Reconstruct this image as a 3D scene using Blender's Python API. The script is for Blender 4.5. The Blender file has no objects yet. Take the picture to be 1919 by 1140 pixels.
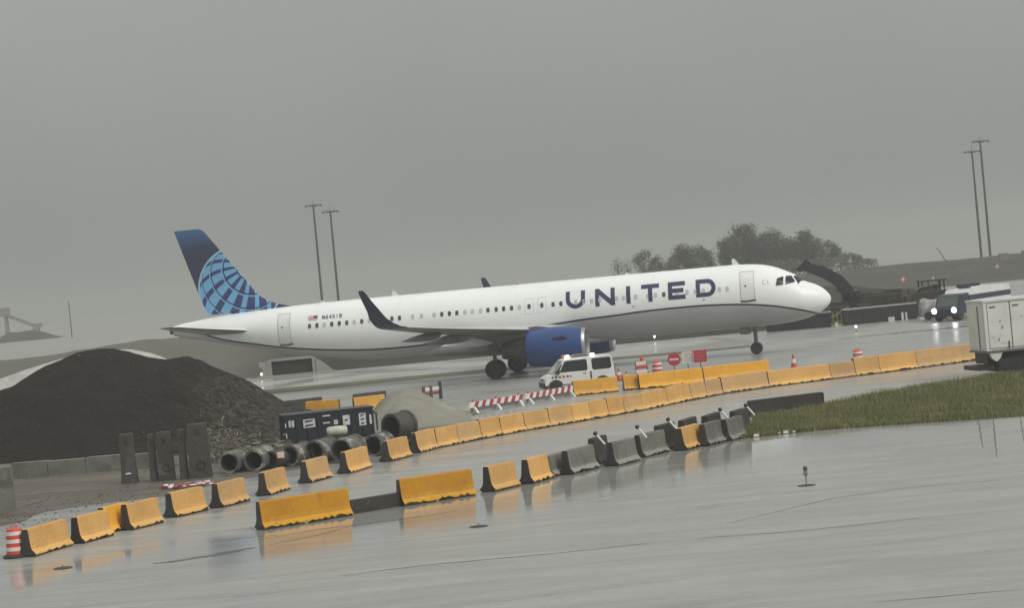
import bpy, bmesh, math, random
from mathutils import Vector, Matrix, noise

SC = bpy.context.scene
COL = SC.collection
R = math.radians
PI = math.pi

# ------------------------------------------------------------------ camera
cam_data = bpy.data.cameras.new('camera')
cam = bpy.data.objects.new('camera', cam_data)
COL.objects.link(cam)
SC.camera = cam
cam_data.sensor_width = 36.0
cam_data.lens = 36.0 * 4250.0 / 1919.0
cam_data.clip_start = 0.5
cam_data.clip_end = 20000
ROLL = R(5.3)
PITCH = math.atan(66.0 / 4250.0)
fwd = Vector((0, math.cos(PITCH), -math.sin(PITCH)))
up0 = Vector((0, math.sin(PITCH), math.cos(PITCH)))
right0 = Vector((1, 0, 0))
right = right0 * math.cos(ROLL) - up0 * math.sin(ROLL)
upv = right0 * math.sin(ROLL) + up0 * math.cos(ROLL)
m = Matrix((right, upv, -fwd)).transposed().to_4x4()
m.translation = Vector((0, 0, 7.0))
cam.matrix_world = m

# ------------------------------------------------------------------ render / exposure
SC.view_settings.view_transform = 'Standard'
SC.view_settings.look = 'None'
SC.view_settings.gamma = 1.0
SC.view_settings.use_curve_mapping = False
SC.view_settings.exposure = 0.40
SC.render.engine = 'CYCLES'
SC.cycles.use_denoising = True
SC.cycles.max_bounces = 8
SC.cycles.volume_bounces = 2
SC.cycles.sample_clamp_indirect = 4.0

# ------------------------------------------------------------------ world: overcast sky
SUN_EL, SUN_AZ = R(42), R(128)       # azimuth clockwise from +Y: behind the camera, to its right
W = bpy.data.worlds.new('World')
SC.world = W
W.use_nodes = True
nt = W.node_tree
nt.nodes.clear()
o = nt.nodes.new('ShaderNodeOutputWorld')
sky = nt.nodes.new('ShaderNodeTexSky')
sky.sky_type = 'NISHITA'
sky.sun_disc = False
sky.sun_elevation = SUN_EL
sky.sun_rotation = SUN_AZ
sky.dust_density = 6.0
hs = nt.nodes.new('ShaderNodeHueSaturation')
hs.inputs['Saturation'].default_value = 0.06
nt.links.new(sky.outputs[0], hs.inputs['Color'])
bg1 = nt.nodes.new('ShaderNodeBackground')
bg1.inputs['Strength'].default_value = 0.05
nt.links.new(hs.outputs[0], bg1.inputs['Color'])
tc = nt.nodes.new('ShaderNodeTexCoord')
sep = nt.nodes.new('ShaderNodeSeparateXYZ')
nt.links.new(tc.outputs['Generated'], sep.inputs[0])
# standard overcast sky: the zenith some three times as bright as the horizon
mr = nt.nodes.new('ShaderNodeMapRange')
mr.inputs['From Min'].default_value = 0.0
mr.inputs['From Max'].default_value = 1.0
mr.inputs['To Min'].default_value = 1.0
mr.inputs['To Max'].default_value = 3.2
nt.links.new(sep.outputs['Z'], mr.inputs['Value'])
nz = nt.nodes.new('ShaderNodeTexNoise')
nz.inputs['Scale'].default_value = 7.0
nz.inputs['Detail'].default_value = 6.0
nt.links.new(tc.outputs['Generated'], nz.inputs['Vector'])
mr2 = nt.nodes.new('ShaderNodeMapRange')
mr2.inputs['To Min'].default_value = 0.92
mr2.inputs['To Max'].default_value = 1.08
nt.links.new(nz.outputs[0], mr2.inputs['Value'])
mul = nt.nodes.new('ShaderNodeMath'); mul.operation = 'MULTIPLY'
nt.links.new(mr.outputs[0], mul.inputs[0]); nt.links.new(mr2.outputs[0], mul.inputs[1])
vm = nt.nodes.new('ShaderNodeVectorMath'); vm.operation = 'SCALE'
vm.inputs[0].default_value = (0.219, 0.226, 0.217)
nt.links.new(mul.outputs[0], vm.inputs['Scale'])
bg2 = nt.nodes.new('ShaderNodeBackground')
bg2.inputs['Strength'].default_value = 1.0
nt.links.new(vm.outputs[0], bg2.inputs['Color'])
mix = nt.nodes.new('ShaderNodeMixShader')
mix.inputs[0].default_value = 0.9
nt.links.new(bg1.outputs[0], mix.inputs[1]); nt.links.new(bg2.outputs[0], mix.inputs[2])
nt.links.new(mix.outputs[0], o.inputs['Surface'])

# ------------------------------------------------------------------ sun behind the clouds
sl = bpy.data.lights.new('sun', 'SUN')
sl.energy = 1.5
sl.angle = R(35)
sl.color = (1.0, 0.965, 0.91)
sun = bpy.data.objects.new('sun', sl)
COL.objects.link(sun)
d = Vector((math.sin(SUN_AZ) * math.cos(SUN_EL), math.cos(SUN_AZ) * math.cos(SUN_EL), math.sin(SUN_EL)))
sun.rotation_euler = d.to_track_quat('Z', 'Y').to_euler()
sun.location = (40, -40, 60)

# ------------------------------------------------------------------ helpers: nodes
class V:
    """a float socket with arithmetic"""
    def __init__(s, t, sock): s.t, s.s = t, sock
    def _op(s, op, b=None, c=None):
        n = s.t.nodes.new('ShaderNodeMath'); n.operation = op
        s.t.links.new(s.s, n.inputs[0])
        for i, q in ((1, b), (2, c)):
            if q is None: continue
            if isinstance(q, V): s.t.links.new(q.s, n.inputs[i])
            else: n.inputs[i].default_value = q
        return V(s.t, n.outputs[0])
    def __add__(s, b): return s._op('ADD', b)
    def __sub__(s, b): return s._op('SUBTRACT', b)
    def __mul__(s, b): return s._op('MULTIPLY', b)
    def __truediv__(s, b): return s._op('DIVIDE', b)
    def pow(s, b): return s._op('POWER', b)
    def sqrt(s): return s._op('SQRT')
    def abs(s): return s._op('ABSOLUTE')
    def lt(s, b): return s._op('LESS_THAN', b)
    def gt(s, b): return s._op('GREATER_THAN', b)
    def frac(s): return s._op('FRACT')
    def mx(s, b): return s._op('MAXIMUM', b)
    def mn(s, b): return s._op('MINIMUM', b)
    def acos(s): return s._op('ARCCOSINE')
    def atan2(s, b): return s._op('ARCTAN2', b)
    def step(s, a, b, lo=0.0, hi=1.0):
        n = s.t.nodes.new('ShaderNodeMapRange'); n.interpolation_type = 'SMOOTHSTEP'
        s.t.links.new(s.s, n.inputs['Value'])
        n.inputs['From Min'].default_value = a; n.inputs['From Max'].default_value = b
        n.inputs['To Min'].default_value = lo; n.inputs['To Max'].default_value = hi
        return V(s.t, n.outputs[0])

def tex_noise(t, vec, scale, detail=4, rough=0.55, distort=0.0, stretch=None):
    if stretch:
        mp = t.nodes.new('ShaderNodeMapping'); mp.inputs['Scale'].default_value = stretch
        t.links.new(vec, mp.inputs['Vector']); vec = mp.outputs[0]
    n = t.nodes.new('ShaderNodeTexNoise')
    n.inputs['Scale'].default_value = scale; n.inputs['Detail'].default_value = detail
    n.inputs['Roughness'].default_value = rough; n.inputs['Distortion'].default_value = distort
    t.links.new(vec, n.inputs['Vector'])
    return V(t, n.outputs[0])

def mixc(t, f, a, b):
    n = t.nodes.new('ShaderNodeMix'); n.data_type = 'RGBA'
    if isinstance(f, V): t.links.new(f.s, n.inputs[0])
    else: n.inputs[0].default_value = f
    for i, q in ((6, a), (7, b)):
        if isinstance(q, tuple): n.inputs[i].default_value = (*q[:3], 1)
        else: t.links.new(q, n.inputs[i])
    return n.outputs[2]

def base_mat(name):
    mt = bpy.data.materials.new(name); mt.use_nodes = True
    t = mt.node_tree
    return mt, t, t.nodes['Principled BSDF']

def coords(t, kind='Object'):
    if kind == 'World':
        g = t.nodes.new('ShaderNodeNewGeometry'); return g.outputs['Position']
    c = t.nodes.new('ShaderNodeTexCoord'); return c.outputs[kind]

def add_bump(t, bsdf, h, dist, strength=1.0):
    b = t.nodes.new('ShaderNodeBump'); b.inputs['Strength'].default_value = strength
    b.inputs['Distance'].default_value = dist
    t.links.new(h.s, b.inputs['Height']); t.links.new(b.outputs[0], bsdf.inputs['Normal'])

def mat(name, c1, c2=None, scale=2.0, rough=0.5, rough2=None, bump=0.0, bscale=15.0, metal=0.0, jit=0.0, c3=None,
        s3=0.7, t3=(0.55, 0.7), ior=1.45, coord='World'):
    """two-tone noise colour, optional third tone in patches (stains), noise bump, per-object brightness jitter"""
    mt, t, b = base_mat(name)
    vec = coords(t, coord)
    n = tex_noise(t, vec, scale, 5, 0.6)
    c2 = c2 or tuple(x * 0.8 for x in c1)
    c = mixc(t, n.step(0.3, 0.7), c1, c2)
    if c3:
        p = tex_noise(t, vec, s3, 5, 0.65)
        c = mixc(t, p.step(*t3), c, c3)
    if jit:
        oi = t.nodes.new('ShaderNodeObjectInfo')
        r = V(t, oi.outputs['Random']) * (2 * jit) + (1 - jit)
        vm = t.nodes.new('ShaderNodeVectorMath'); vm.operation = 'SCALE'
        t.links.new(c, vm.inputs[0]); t.links.new(r.s, vm.inputs['Scale']); c = vm.outputs[0]
    t.links.new(c, b.inputs['Base Color'])
    if rough2 is not None:
        rr = tex_noise(t, vec, scale * 0.7, 4).step(0.35, 0.65, rough, rough2)
        t.links.new(rr.s, b.inputs['Roughness'])
    else:
        b.inputs['Roughness'].default_value = rough
    b.inputs['Metallic'].default_value = metal
    b.inputs['IOR'].default_value = ior
    if bump:
        add_bump(t, b, tex_noise(t, vec, bscale, 6, 0.65), bump)
    return mt

def emit(name, c, s):
    mt, t, b = base_mat(name)
    b.inputs['Base Color'].default_value = (*c, 1)
    b.inputs['Emission Color'].default_value = (*c, 1)
    b.inputs['Emission Strength'].default_value = s
    return mt

# ------------------------------------------------------------------ helpers: mesh
class MB:
    def __init__(s): s.v, s.f, s.m = [], [], []
    def add(s, vs, fs, mi=0):
        k = len(s.v)
        s.v += [tuple(p) for p in vs]
        for f in fs: s.f.append(tuple(i + k for i in f)); s.m.append(mi)
        return s
    def box(s, x0, x1, y0, y1, z0, z1, mi=0, xf=None):
        vs = [(x, y, z) for z in (z0, z1) for y in (y0, y1) for x in (x0, x1)]
        if xf: vs = [tuple(xf @ Vector(p)) for p in vs]
        return s.add(vs, [(0, 2, 3, 1), (4, 5, 7, 6), (0, 1, 5, 4), (2, 6, 7, 3), (0, 4, 6, 2), (1, 3, 7, 5)], mi)
    def tube(s, pts, r, n=8, mi=0, caps=True):
        pts = [Vector(p) for p in pts]
        rs = r if isinstance(r, (list, tuple)) else [r] * len(pts)
        rings = []
        for i, p in enumerate(pts):
            a = pts[max(i - 1, 0)]; b = pts[min(i + 1, len(pts) - 1)]
            d = (b - a).normalized()
            u = d.orthogonal().normalized() if i == 0 else (u - d * u.dot(d)).normalized()
            w = d.cross(u)
            rings.append([p + (u * math.cos(2 * PI * k / n) + w * math.sin(2 * PI * k / n)) * rs[i] for k in range(n)])
        return s.loft(rings, mi, True, caps)
    def loft(s, rings, mi=0, closed=True, caps=True):
        n = len(rings[0]); vs = [p for r in rings for p in r]; fs = []
        for i in range(len(rings) - 1):
            for k in range(n if closed else n - 1):
                k2 = (k + 1) % n
                fs.append((i * n + k, i * n + k2, (i + 1) * n + k2, (i + 1) * n + k))
        if caps and closed:
            fs.append(tuple(reversed(range(n)))); fs.append(tuple((len(rings) - 1) * n + k for k in range(n)))
        return s.add(vs, fs, mi)
    def lathe(s, prof, axis='z', c=(0, 0, 0), n=24, mi=0):
        """prof = [(r, h)] revolved about an axis through c"""
        rings = []
        for r, h in prof:
            ring = []
            for k in range(n):
                a = 2 * PI * k / n; p, q = r * math.cos(a), r * math.sin(a)
                v = {'z': (p, q, h), 'x': (h, p, q), 'y': (q, h, p)}[axis]
                ring.append((v[0] + c[0], v[1] + c[1], v[2] + c[2]))
            rings.append(ring)
        return s.loft(rings, mi, True, False)
    def disc(s, r, axis, c, n=24, mi=0):
        ring = []
        for k in range(n):
            a = 2 * PI * k / n; p, q = r * math.cos(a), r * math.sin(a)
            v = {'z': (p, q, 0), 'x': (0, p, q), 'y': (q, 0, p)}[axis]
            ring.append((v[0] + c[0], v[1] + c[1], v[2] + c[2]))
        return s.add(ring, [tuple(range(n))], mi)
    def prism(s, poly, y0, y1, mi=0, plane='xz'):
        """polygon extruded along the third axis"""
        n = len(poly)
        def P(p, y): return (p[0], y, p[1]) if plane == 'xz' else ((p[0], p[1], y) if plane == 'xy' else (y, p[0], p[1]))
        vs = [P(p, y0) for p in poly] + [P(p, y1) for p in poly]
        fs = [(k, (k + 1) % n, n + (k + 1) % n, n + k) for k in range(n)]
        fs += [tuple(reversed(range(n))), tuple(range(n, 2 * n))]
        return s.add(vs, fs, mi)
    def mesh(s, name, mats, smooth=False, angle=40):
        me = bpy.data.meshes.new(name)
        me.from_pydata(s.v, [], s.f); me.update()
        for mt in (mats if isinstance(mats, (list, tuple)) else [mats]): me.materials.append(mt)
        me.polygons.foreach_set('material_index', s.m)
        bm = bmesh.new(); bm.from_mesh(me); bmesh.ops.recalc_face_normals(bm, faces=bm.faces); bm.to_mesh(me); bm.free()
        if smooth:
            me.polygons.foreach_set('use_smooth', [True] * len(me.polygons))
            me.set_sharp_from_angle(angle=R(angle))
        return me

def tag(o, label=None, cat=None, group=None, kind=None):
    if label: o['label'] = label
    if cat: o['category'] = cat
    if group: o['group'] = group
    if kind: o['kind'] = kind
    return o

def obj(name, mesh, parent=None, loc=(0, 0, 0), rz=0.0, mats=None, smooth=False, **kw):
    if isinstance(mesh, MB): mesh = mesh.mesh(name, mats, smooth)
    o = bpy.data.objects.new(name, mesh)
    COL.objects.link(o)
    o.parent = parent
    o.location = loc; o.rotation_euler = (0, 0, rz)
    return tag(o, **kw)

def empty(name, loc, rz=0.0, **kw):
    o = bpy.data.objects.new(name, None); COL.objects.link(o)
    o.empty_display_size = 0.3
    o.location = loc; o.rotation_euler = (0, 0, rz)
    return tag(o, **kw)

def dup(o, loc=None, rz=None, **kw):
    """copy of a thing with copies of its parts and sub-parts"""
    c = o.copy(); COL.objects.link(c)
    if loc is not None: c.location = loc
    if rz is not None: c.rotation_euler = (0, 0, rz)
    for ch in [x for x in COL.objects if x.parent == o]:
        d = ch.copy(); COL.objects.link(d); d.parent = c
        for g in [x for x in COL.objects if x.parent == ch]:
            e = g.copy(); COL.objects.link(e); e.parent = d
    return tag(c, **kw)

def lerp_table(tab, x):
    if x <= tab[0][0]: return tab[0][1]
    for (a, va), (b, vb) in zip(tab, tab[1:]):
        if x <= b: return va + (vb - va) * (x - a) / (b - a)
    return tab[-1][1]

def smooth_table(tab, x):
    """cubic (Catmull-Rom style) interpolation through a table"""
    if x <= tab[0][0]: return tab[0][1]
    if x >= tab[-1][0]: return tab[-1][1]
    for i in range(len(tab) - 1):
        if x <= tab[i + 1][0]: break
    x0, y0 = tab[i]; x1, y1 = tab[i + 1]; h = x1 - x0; t = (x - x0) / h
    def sl(j):
        if j == 0: return (tab[1][1] - tab[0][1]) / (tab[1][0] - tab[0][0])
        if j == len(tab) - 1: return (tab[-1][1] - tab[-2][1]) / (tab[-1][0] - tab[-2][0])
        a = (tab[j][1] - tab[j - 1][1]) / (tab[j][0] - tab[j - 1][0]); b = (tab[j + 1][1] - tab[j][1]) / (tab[j + 1][0] - tab[j][0])
        return 0.0 if a * b <= 0 else 2 * a * b / (a + b)
    m0, m1 = sl(i) * h, sl(i + 1) * h
    return y0 * (2 * t**3 - 3 * t**2 + 1) + m0 * (t**3 - 2 * t**2 + t) + y1 * (-2 * t**3 + 3 * t**2) + m1 * (t**3 - t**2)

def fbm(x, y, s=1.0, o=4, seed=0.0):
    v, a = 0.0, 1.0
    for k in range(o):
        v += a * noise.noise(Vector((x * s + seed, y * s - seed, seed * 0.37))); s *= 2.0; a *= 0.5
    return v

# ================================================================== SETTING
# ------------------------------------------------------------------ wet concrete
def wet_ground(name, c1, c2, r_lo, r_hi, thresh=(0.42, 0.62), ps=0.09, bump=0.0006, puddle=False):
    mt, t, b = base_mat(name)
    pos = coords(t, 'World')
    big = tex_noise(t, pos, ps, 5, 0.6, 0.6)
    mid = tex_noise(t, pos, 0.9, 5, 0.6, 0.3, stretch=(0.22, 1.0, 1.0))
    fine = tex_noise(t, pos, 9, 5, 0.7, stretch=(0.3, 1.0, 1.0))
    stain = tex_noise(t, pos, 0.35, 5, 0.7, 0.8, stretch=(0.35, 1.0, 1.0))
    c = mixc(t, mid.step(0.3, 0.7), c1, c2)
    c = mixc(t, fine.step(0.45, 0.75, 0.0, 0.35), c, tuple(x * 0.6 for x in c1))
    c = mixc(t, stain.step(0.56, 0.72, 0, 0.45), c, tuple(x * 0.5 for x in c1))
    t.links.new(c, b.inputs['Base Color'])
    dry = big.step(*thresh)
    if puddle:        # standing water lies along the foot of the front barriers, the rest is only damp
        sp = t.nodes.new('ShaderNodeSeparateXYZ'); t.links.new(pos, sp.inputs[0])
        px, py = V(t, sp.outputs[0]), V(t, sp.outputs[1])
        q = (py - ((px + 0.5) * 0.95 + 72.8)) + (big - 0.5) * 14.0
        pool = q.step(-13.0, -6.0) * q.step(1.0, 6.0, 1.0, 0.0)
        dry = dry * (pool * -0.85 + 1.0) + (pool * -1.0 + 1.0)
    r = (dry * (mid * 0.8 + 0.6) * (r_hi - r_lo) + r_lo).mn(0.6)
    t.links.new(r.s, b.inputs['Roughness'])
    b.inputs['IOR'].default_value = 1.36
    h = tex_noise(t, pos, 1.3, 3, 0.5) + tex_noise(t, pos, 60, 3, 0.6) * 0.12
    add_bump(t, b, h, bump)
    return mt

M_CONC = wet_ground('wet_concrete_apron', (0.265, 0.264, 0.25), (0.345, 0.342, 0.325), 0.075, 0.24, puddle=True)
M_SHOULDER = wet_ground('wet_pale_shoulder', (0.36, 0.36, 0.34), (0.42, 0.42, 0.39), 0.12, 0.3)
M_OLIVE = mat('damp_olive_turf', (0.07, 0.07, 0.035), (0.12, 0.11, 0.06), scale=0.5, rough=0.7, bump=0.02, bscale=3)
M_MUD = wet_ground('wet_mud', (0.075, 0.063, 0.047), (0.14, 0.12, 0.092), 0.12, 0.75, (0.36, 0.5), ps=0.22, bump=0.012)
M_TAR = mat('wet_tar', (0.03, 0.03, 0.032), (0.05, 0.05, 0.05), rough=0.18, rough2=0.35)
M_LINE = mat('worn_white_paint', (0.55, 0.55, 0.52), (0.32, 0.32, 0.3), scale=1.5, rough=0.15, rough2=0.3)

g = MB()
g.add([(-2800, -240, 0), (2800, -240, 0), (2800, 4900, 0), (-2800, 4900, 0)], [(0, 1, 2, 3)])
obj('ground', g, mats=M_CONC, kind='structure', label='wet grey concrete airfield apron stretching to the horizon')

def sheet(name, poly, z, mt, label, kind='structure'):
    b = MB(); b.add([(x, y, z) for x, y in poly], [tuple(range(len(poly)))])
    return obj(name, b, mats=mt, kind=kind, label=label)

def ribbon(name, pts, w, z, mt, label, seed=0, jag=0.35):
    """thin strip along a line with uneven width"""
    rnd = random.Random(seed)
    P = []
    for (a, c) in zip(pts, pts[1:]):
        n = max(2, int(math.dist(a, c) / 0.35))
        for i in range(n): P.append((a[0] + (c[0] - a[0]) * i / n, a[1] + (c[1] - a[1]) * i / n))
    P.append(pts[-1])
    b = MB(); L = []; Q = []
    for i, p in enumerate(P):
        a = Vector(P[max(0, i - 1)]); c = Vector(P[min(len(P) - 1, i + 1)])
        d = (c - a).normalized(); nrm = Vector((-d.y, d.x))
        e = math.sin(PI * (i + 0.3) / (len(P) - 0.4))
        ww = w * (0.35 + 0.65 * e) * (1 + jag * rnd.uniform(-1, 1)); j = nrm * rnd.uniform(-1, 1) * w * jag
        L.append((p[0] + j.x + nrm.x * ww / 2, p[1] + j.y + nrm.y * ww / 2, z)); Q.append((p[0] + j.x - nrm.x * ww / 2, p[1] + j.y - nrm.y * ww / 2, z))
    b.loft([L, Q], closed=False)
    return obj(name, b, mats=mt, kind='structure', label=label)

def rough_poly(poly, seed, amp=0.5, step=1.2):
    rnd = random.Random(seed); out = []
    for a, c in zip(poly, poly[1:] + poly[:1]):
        n = max(1, int(math.dist(a, c) / step))
        for i in range(n):
            x = a[0] + (c[0] - a[0]) * i / n; y = a[1] + (c[1] - a[1]) * i / n
            out.append((x + rnd.uniform(-amp, amp), y + rnd.uniform(-amp, amp)))
    return out

sheet('shoulder', [(-60, 162), (17.2, 162.5), (17.6, 168), (16, 181), (-60, 186)], 0.004, M_SHOULDER, 'pale wet concrete shoulder behind the airliner')
M_FIELD = mat('damp_far_field', (0.30, 0.30, 0.28), (0.27, 0.27, 0.25), scale=0.01, rough=0.42)
sheet('far_field', [(-2800, 338), (46, 338), (46, 398), (2800, 398), (2800, 4900), (-2800, 4900)], 0.012, M_FIELD, 'flat damp far field dissolving in the haze')
sheet('verge', rough_poly([(-60, 155), (-16, 154.6), (6, 157.5), (17.0, 158.3), (16.6, 160.8), (6, 162), (-16, 161.5), (-60, 162)], 4, 0.25, 2.5), 0.008, M_OLIVE, 'narrow olive strip of damp turf beyond the airliner wheels')
sheet('dirt_ground', rough_poly([(-45, 70), (-19.5, 72), (-16.6, 79.5), (-13.2, 81.8), (-11.9, 84.6), (-10, 86.2), (-7.2, 89.5), (-4.6, 94.5), (-2.0, 104), (-2.5, 113), (-12, 122), (-45, 128)], 7), 0.004, M_MUD, 'muddy construction ground with puddles behind the tan barriers')

rs = 0
def seam(pts, w=0.07, name='tar_seam', mt=None, label='thin dark tar seam across the wet apron', z=0.004):
    global rs
    rs += 1
    return ribbon(name, pts, w, z, mt or M_TAR, label, rs)
seam([(-10.17, 60.61), (-8.95, 61.19), (-8.18, 62.01), (-7.62, 62.18)], 0.42, label='broad dark tar patch in front of the left barriers')
seam([(-7.62, 62.22), (-6.01, 64.03), (-5.14, 65.72)], 0.05)
seam([(-9.27, 64.65), (-8.39, 65.0), (-7.31, 64.93)], 0.09)
seam([(-4.7, 54.56), (-2.65, 55.08), (-0.04, 55.03), (1.52, 55.11), (2.71, 55.28)], 0.09)
seam([(4.02, 55.36), (5.82, 55.05), (7.25, 55.03), (9.45, 55.31)], 0.07)
seam([(-7.69, 64.2), (-6.12, 65.44), (-3.98, 66.02), (-2.13, 67.04)], 0.08)
seam([(5.0, 57.9), (8.15, 61.26), (10.33, 62.15), (12.93, 61.94)], 0.05)
seam([(6.38, 43.24), (9.23, 43.18)], 0.05)
seam([(16.49, 82.37), (14.36, 71.36)], 0.05); seam([(17.01, 82.24), (14.08, 68.03)], 0.05); seam([(17.91, 81.85), (15.77, 71.85)], 0.04)
seam([(22.5, 158.4), (27.4, 158.87), (34.5, 159.3)], 1.6, label='dark wet streak on the taxiway below the headlights')
WL = 'worn white paint line on the wet apron'
seam([(-9.9, 76.9), (-6.8, 83.1), (-3.75, 89.3)], 0.14, 'painted_line', M_LINE, 'pale reflected strip running along the foot of the left barriers')  # kerb reflection put in as a pale painted strip
seam([(-4.05, 61.63), (-2.89, 61.57)], 0.10, 'painted_line', M_LINE, WL)
seam([(1.33, 65.94), (5.0, 68.93)], 0.12, 'painted_line', M_LINE, WL)
seam([(-13.66, 57.67), (-9.61, 57.91)], 0.06, 'painted_line', M_LINE, WL)
seam([(2.2, 60.2), (7.0, 63.0)], 0.06, 'painted_line', M_LINE, WL)

# ------------------------------------------------------------------ berm behind the taxiway
M_BERM = mat('damp_brown_earth_bank', (0.036, 0.031, 0.025), (0.058, 0.051, 0.042), scale=0.12, rough=0.85, bump=0.25, bscale=0.8, c3=(0.045, 0.045, 0.028), s3=0.05)
mtp, tp, bp = base_mat('haze_paled_earth_bank')
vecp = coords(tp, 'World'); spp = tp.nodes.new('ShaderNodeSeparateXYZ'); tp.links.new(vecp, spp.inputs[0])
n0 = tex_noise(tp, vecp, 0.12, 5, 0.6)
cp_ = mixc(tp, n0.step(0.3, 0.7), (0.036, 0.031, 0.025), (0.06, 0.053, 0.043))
gp = (V(tp, spp.outputs[0]) + n0 * 14.0).step(-20, -9, 1.0, 0.0)      # left end paled in the colour to stand for haze
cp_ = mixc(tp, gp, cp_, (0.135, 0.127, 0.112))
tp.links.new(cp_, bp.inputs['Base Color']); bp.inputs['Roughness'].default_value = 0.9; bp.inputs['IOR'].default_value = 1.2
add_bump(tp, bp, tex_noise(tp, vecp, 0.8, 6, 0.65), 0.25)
M_BERMR = mat('grey_brown_earth_bank', (0.058, 0.053, 0.046), (0.08, 0.074, 0.064), scale=0.1, rough=0.9, bump=0.25, bscale=0.8)
def berm(name, xs, ys, hfun, label, mt):
    b = MB(); rings = []
    for y in ys: rings.append([(x, y, hfun(x, y)) for x in xs])
    b.loft(rings, closed=False)
    return obj(name, b, mats=mt, smooth=True, kind='structure', label=label)
def sstep(a, b, x):
    t = min(1, max(0, (x - a) / (b - a))); return t * t * (3 - 2 * t)
def h_left(x, y):
    top = lerp_table([(-80, 1.2), (-60, 1.4), (-48, 2.2), (-40, 2.3), (-30, 2.25), (-20, 2.45), (30, 2.3), (40, 1.2), (44, 0.0)], x)
    f = sstep(183, 216, y) * (1 - sstep(290, 330, y))
    return f * (top + 0.3 * fbm(x, y, 0.2, 5, 3.1)) - 0.05
def h_right(x, y):
    top = lerp_table([(20, 0.2), (36, 1.0), (48, 1.95), (60, 2.25), (70, 2.1), (120, 2.4)], x)
    f = sstep(270, 305, y) * (1 - sstep(350, 390, y))
    return f * (top + 0.14 * fbm(x, y, 0.16, 4, 9.4)) - 0.06
def frange(a, b, n): return [a + (b - a) * i / (n - 1) for i in range(n)]
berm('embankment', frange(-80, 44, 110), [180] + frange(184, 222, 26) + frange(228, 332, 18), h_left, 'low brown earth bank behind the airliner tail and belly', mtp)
berm('embankment', frange(18, 120, 90), [264] + frange(270, 310, 24) + frange(318, 392, 16), h_right, 'grey brown earth bank beyond the machines on the right', M_BERMR)

# ------------------------------------------------------------------ grass strip
M_SOIL = mat('damp_turf_soil', (0.055, 0.06, 0.03), (0.09, 0.085, 0.05), scale=1.2, rough=0.9, bump=0.04, bscale=4)
mtg, tg, bg_ = base_mat('damp_grass_blades')
pn = tex_noise(tg, coords(tg, 'World'), 0.55, 4, 0.6)
pn2 = tex_noise(tg, coords(tg, 'World'), 6.0, 3, 0.6)
cg = mixc(tg, pn.step(0.35, 0.65), (0.15, 0.165, 0.05), (0.24, 0.215, 0.09))
cg = mixc(tg, pn2.step(0.4, 0.7, 0, 0.6), cg, (0.07, 0.078, 0.022))
tg.links.new(cg, bg_.inputs['Base Color']); bg_.inputs['Roughness'].default_value = 0.6
GN = [(7.9, 82.9), (8.14, 83.17), (9.6, 83.35), (11.17, 83.57), (14.5, 82.6), (17.96, 81.48), (26, 78.6)]      # near edge
GF = [(8.0, 84.2), (9.2, 90.5), (10.6, 93.2), (12.36, 94.4), (14.88, 98.0), (18.91, 102.0), (21.3, 104.4), (23.5, 105.9), (27, 108)]   # far edge
sheet('turf_base', GN + GF[::-1], 0.008, M_SOIL, 'soil under the grass strip on the right')
rg = random.Random(11)
b = MB()
vs, fs = [], []
for i in range(90000):
    x = rg.uniform(7.9, 26.0)
    yn = lerp_table(GN, x) + 0.05; yf = lerp_table(GF, x)
    if x < 8.1: yf = 84.2
    y = yn + (yf - yn) * rg.random()
    if yf - yn < 0.3: continue
    clump = 0.5 + 0.9 * fbm(x, y, 0.5, 3, 5.0)
    edge = min(1.0, (yf - y) / 1.2 + 0.35)
    h = max(0.07, (0.17 + 0.20 * clump) * rg.uniform(0.6, 1.25)) * (0.7 + 0.5 * (y - yn) / (yf - yn)) * edge
    a = rg.uniform(0, PI); w = rg.uniform(0.008, 0.02)
    lx, ly = rg.gauss(0, 0.3) * h, rg.gauss(0, 0.3) * h
    k = len(vs)
    vs += [(x - w * math.cos(a), y - w * math.sin(a), 0.0), (x + w * math.cos(a), y + w * math.sin(a), 0.0), (x + lx, y + ly, h)]
    fs.append((k, k + 1, k + 2))
b.add(vs, fs)
me = bpy.data.meshes.new('grass'); me.from_pydata(b.v, [], b.f); me.materials.append(mtg)
obj('grass', me, kind='stuff', label='rough green and straw coloured grass strip beside the wet apron', cat='grass')

# ================================================================== AIRLINER
# local frame: x forward (nose at 0, tail at -44.5), y to the left wing, z up from the tarmac
AIR = empty('airliner', (20.55, 146.35, 0), R(-11), label='large white twin engine airliner with blue globe tail on the wet taxiway', cat='airplane')
FT = [(0, 3.2, 3.2, 0.0), (.06, 3.42, 2.98, .22), (.2, 3.62, 2.78, .43), (.5, 3.93, 2.52, .75), (1.0, 4.23, 2.26, 1.08), (1.45, 4.41, 2.1, 1.29), (1.62, 4.49, 2.055, 1.355), (1.95, 4.79, 1.98, 1.475),
      (2.15, 4.93, 1.95, 1.535), (2.4, 5.06, 1.91, 1.60), (3.0, 5.36, 1.85, 1.73), (3.6, 5.60, 1.81, 1.83), (4.4, 5.79, 1.785, 1.91), (5.4, 5.885, 1.77, 1.96),
      (6.5, 5.92, 1.765, 1.975), (29, 5.92, 1.765, 1.975), (31, 5.92, 1.83, 1.97), (33, 5.91, 2.05, 1.93), (35, 5.88, 2.38, 1.82), (37, 5.83, 2.78, 1.64),
      (39, 5.75, 3.22, 1.38), (41, 5.62, 3.68, 1.05), (43, 5.42, 4.15, .66), (44.2, 5.27, 4.42, .38), (44.5, 5.18, 4.55, .26)]
TT = [(a, t) for a, t, b_, w in FT]; TB = [(a, b_) for a, t, b_, w in FT]; TW = [(a, w) for a, t, b_, w in FT]
def prof(x):
    s = -x
    return smooth_table(TT, s), smooth_table(TB, s), smooth_table(TW, s)
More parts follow.
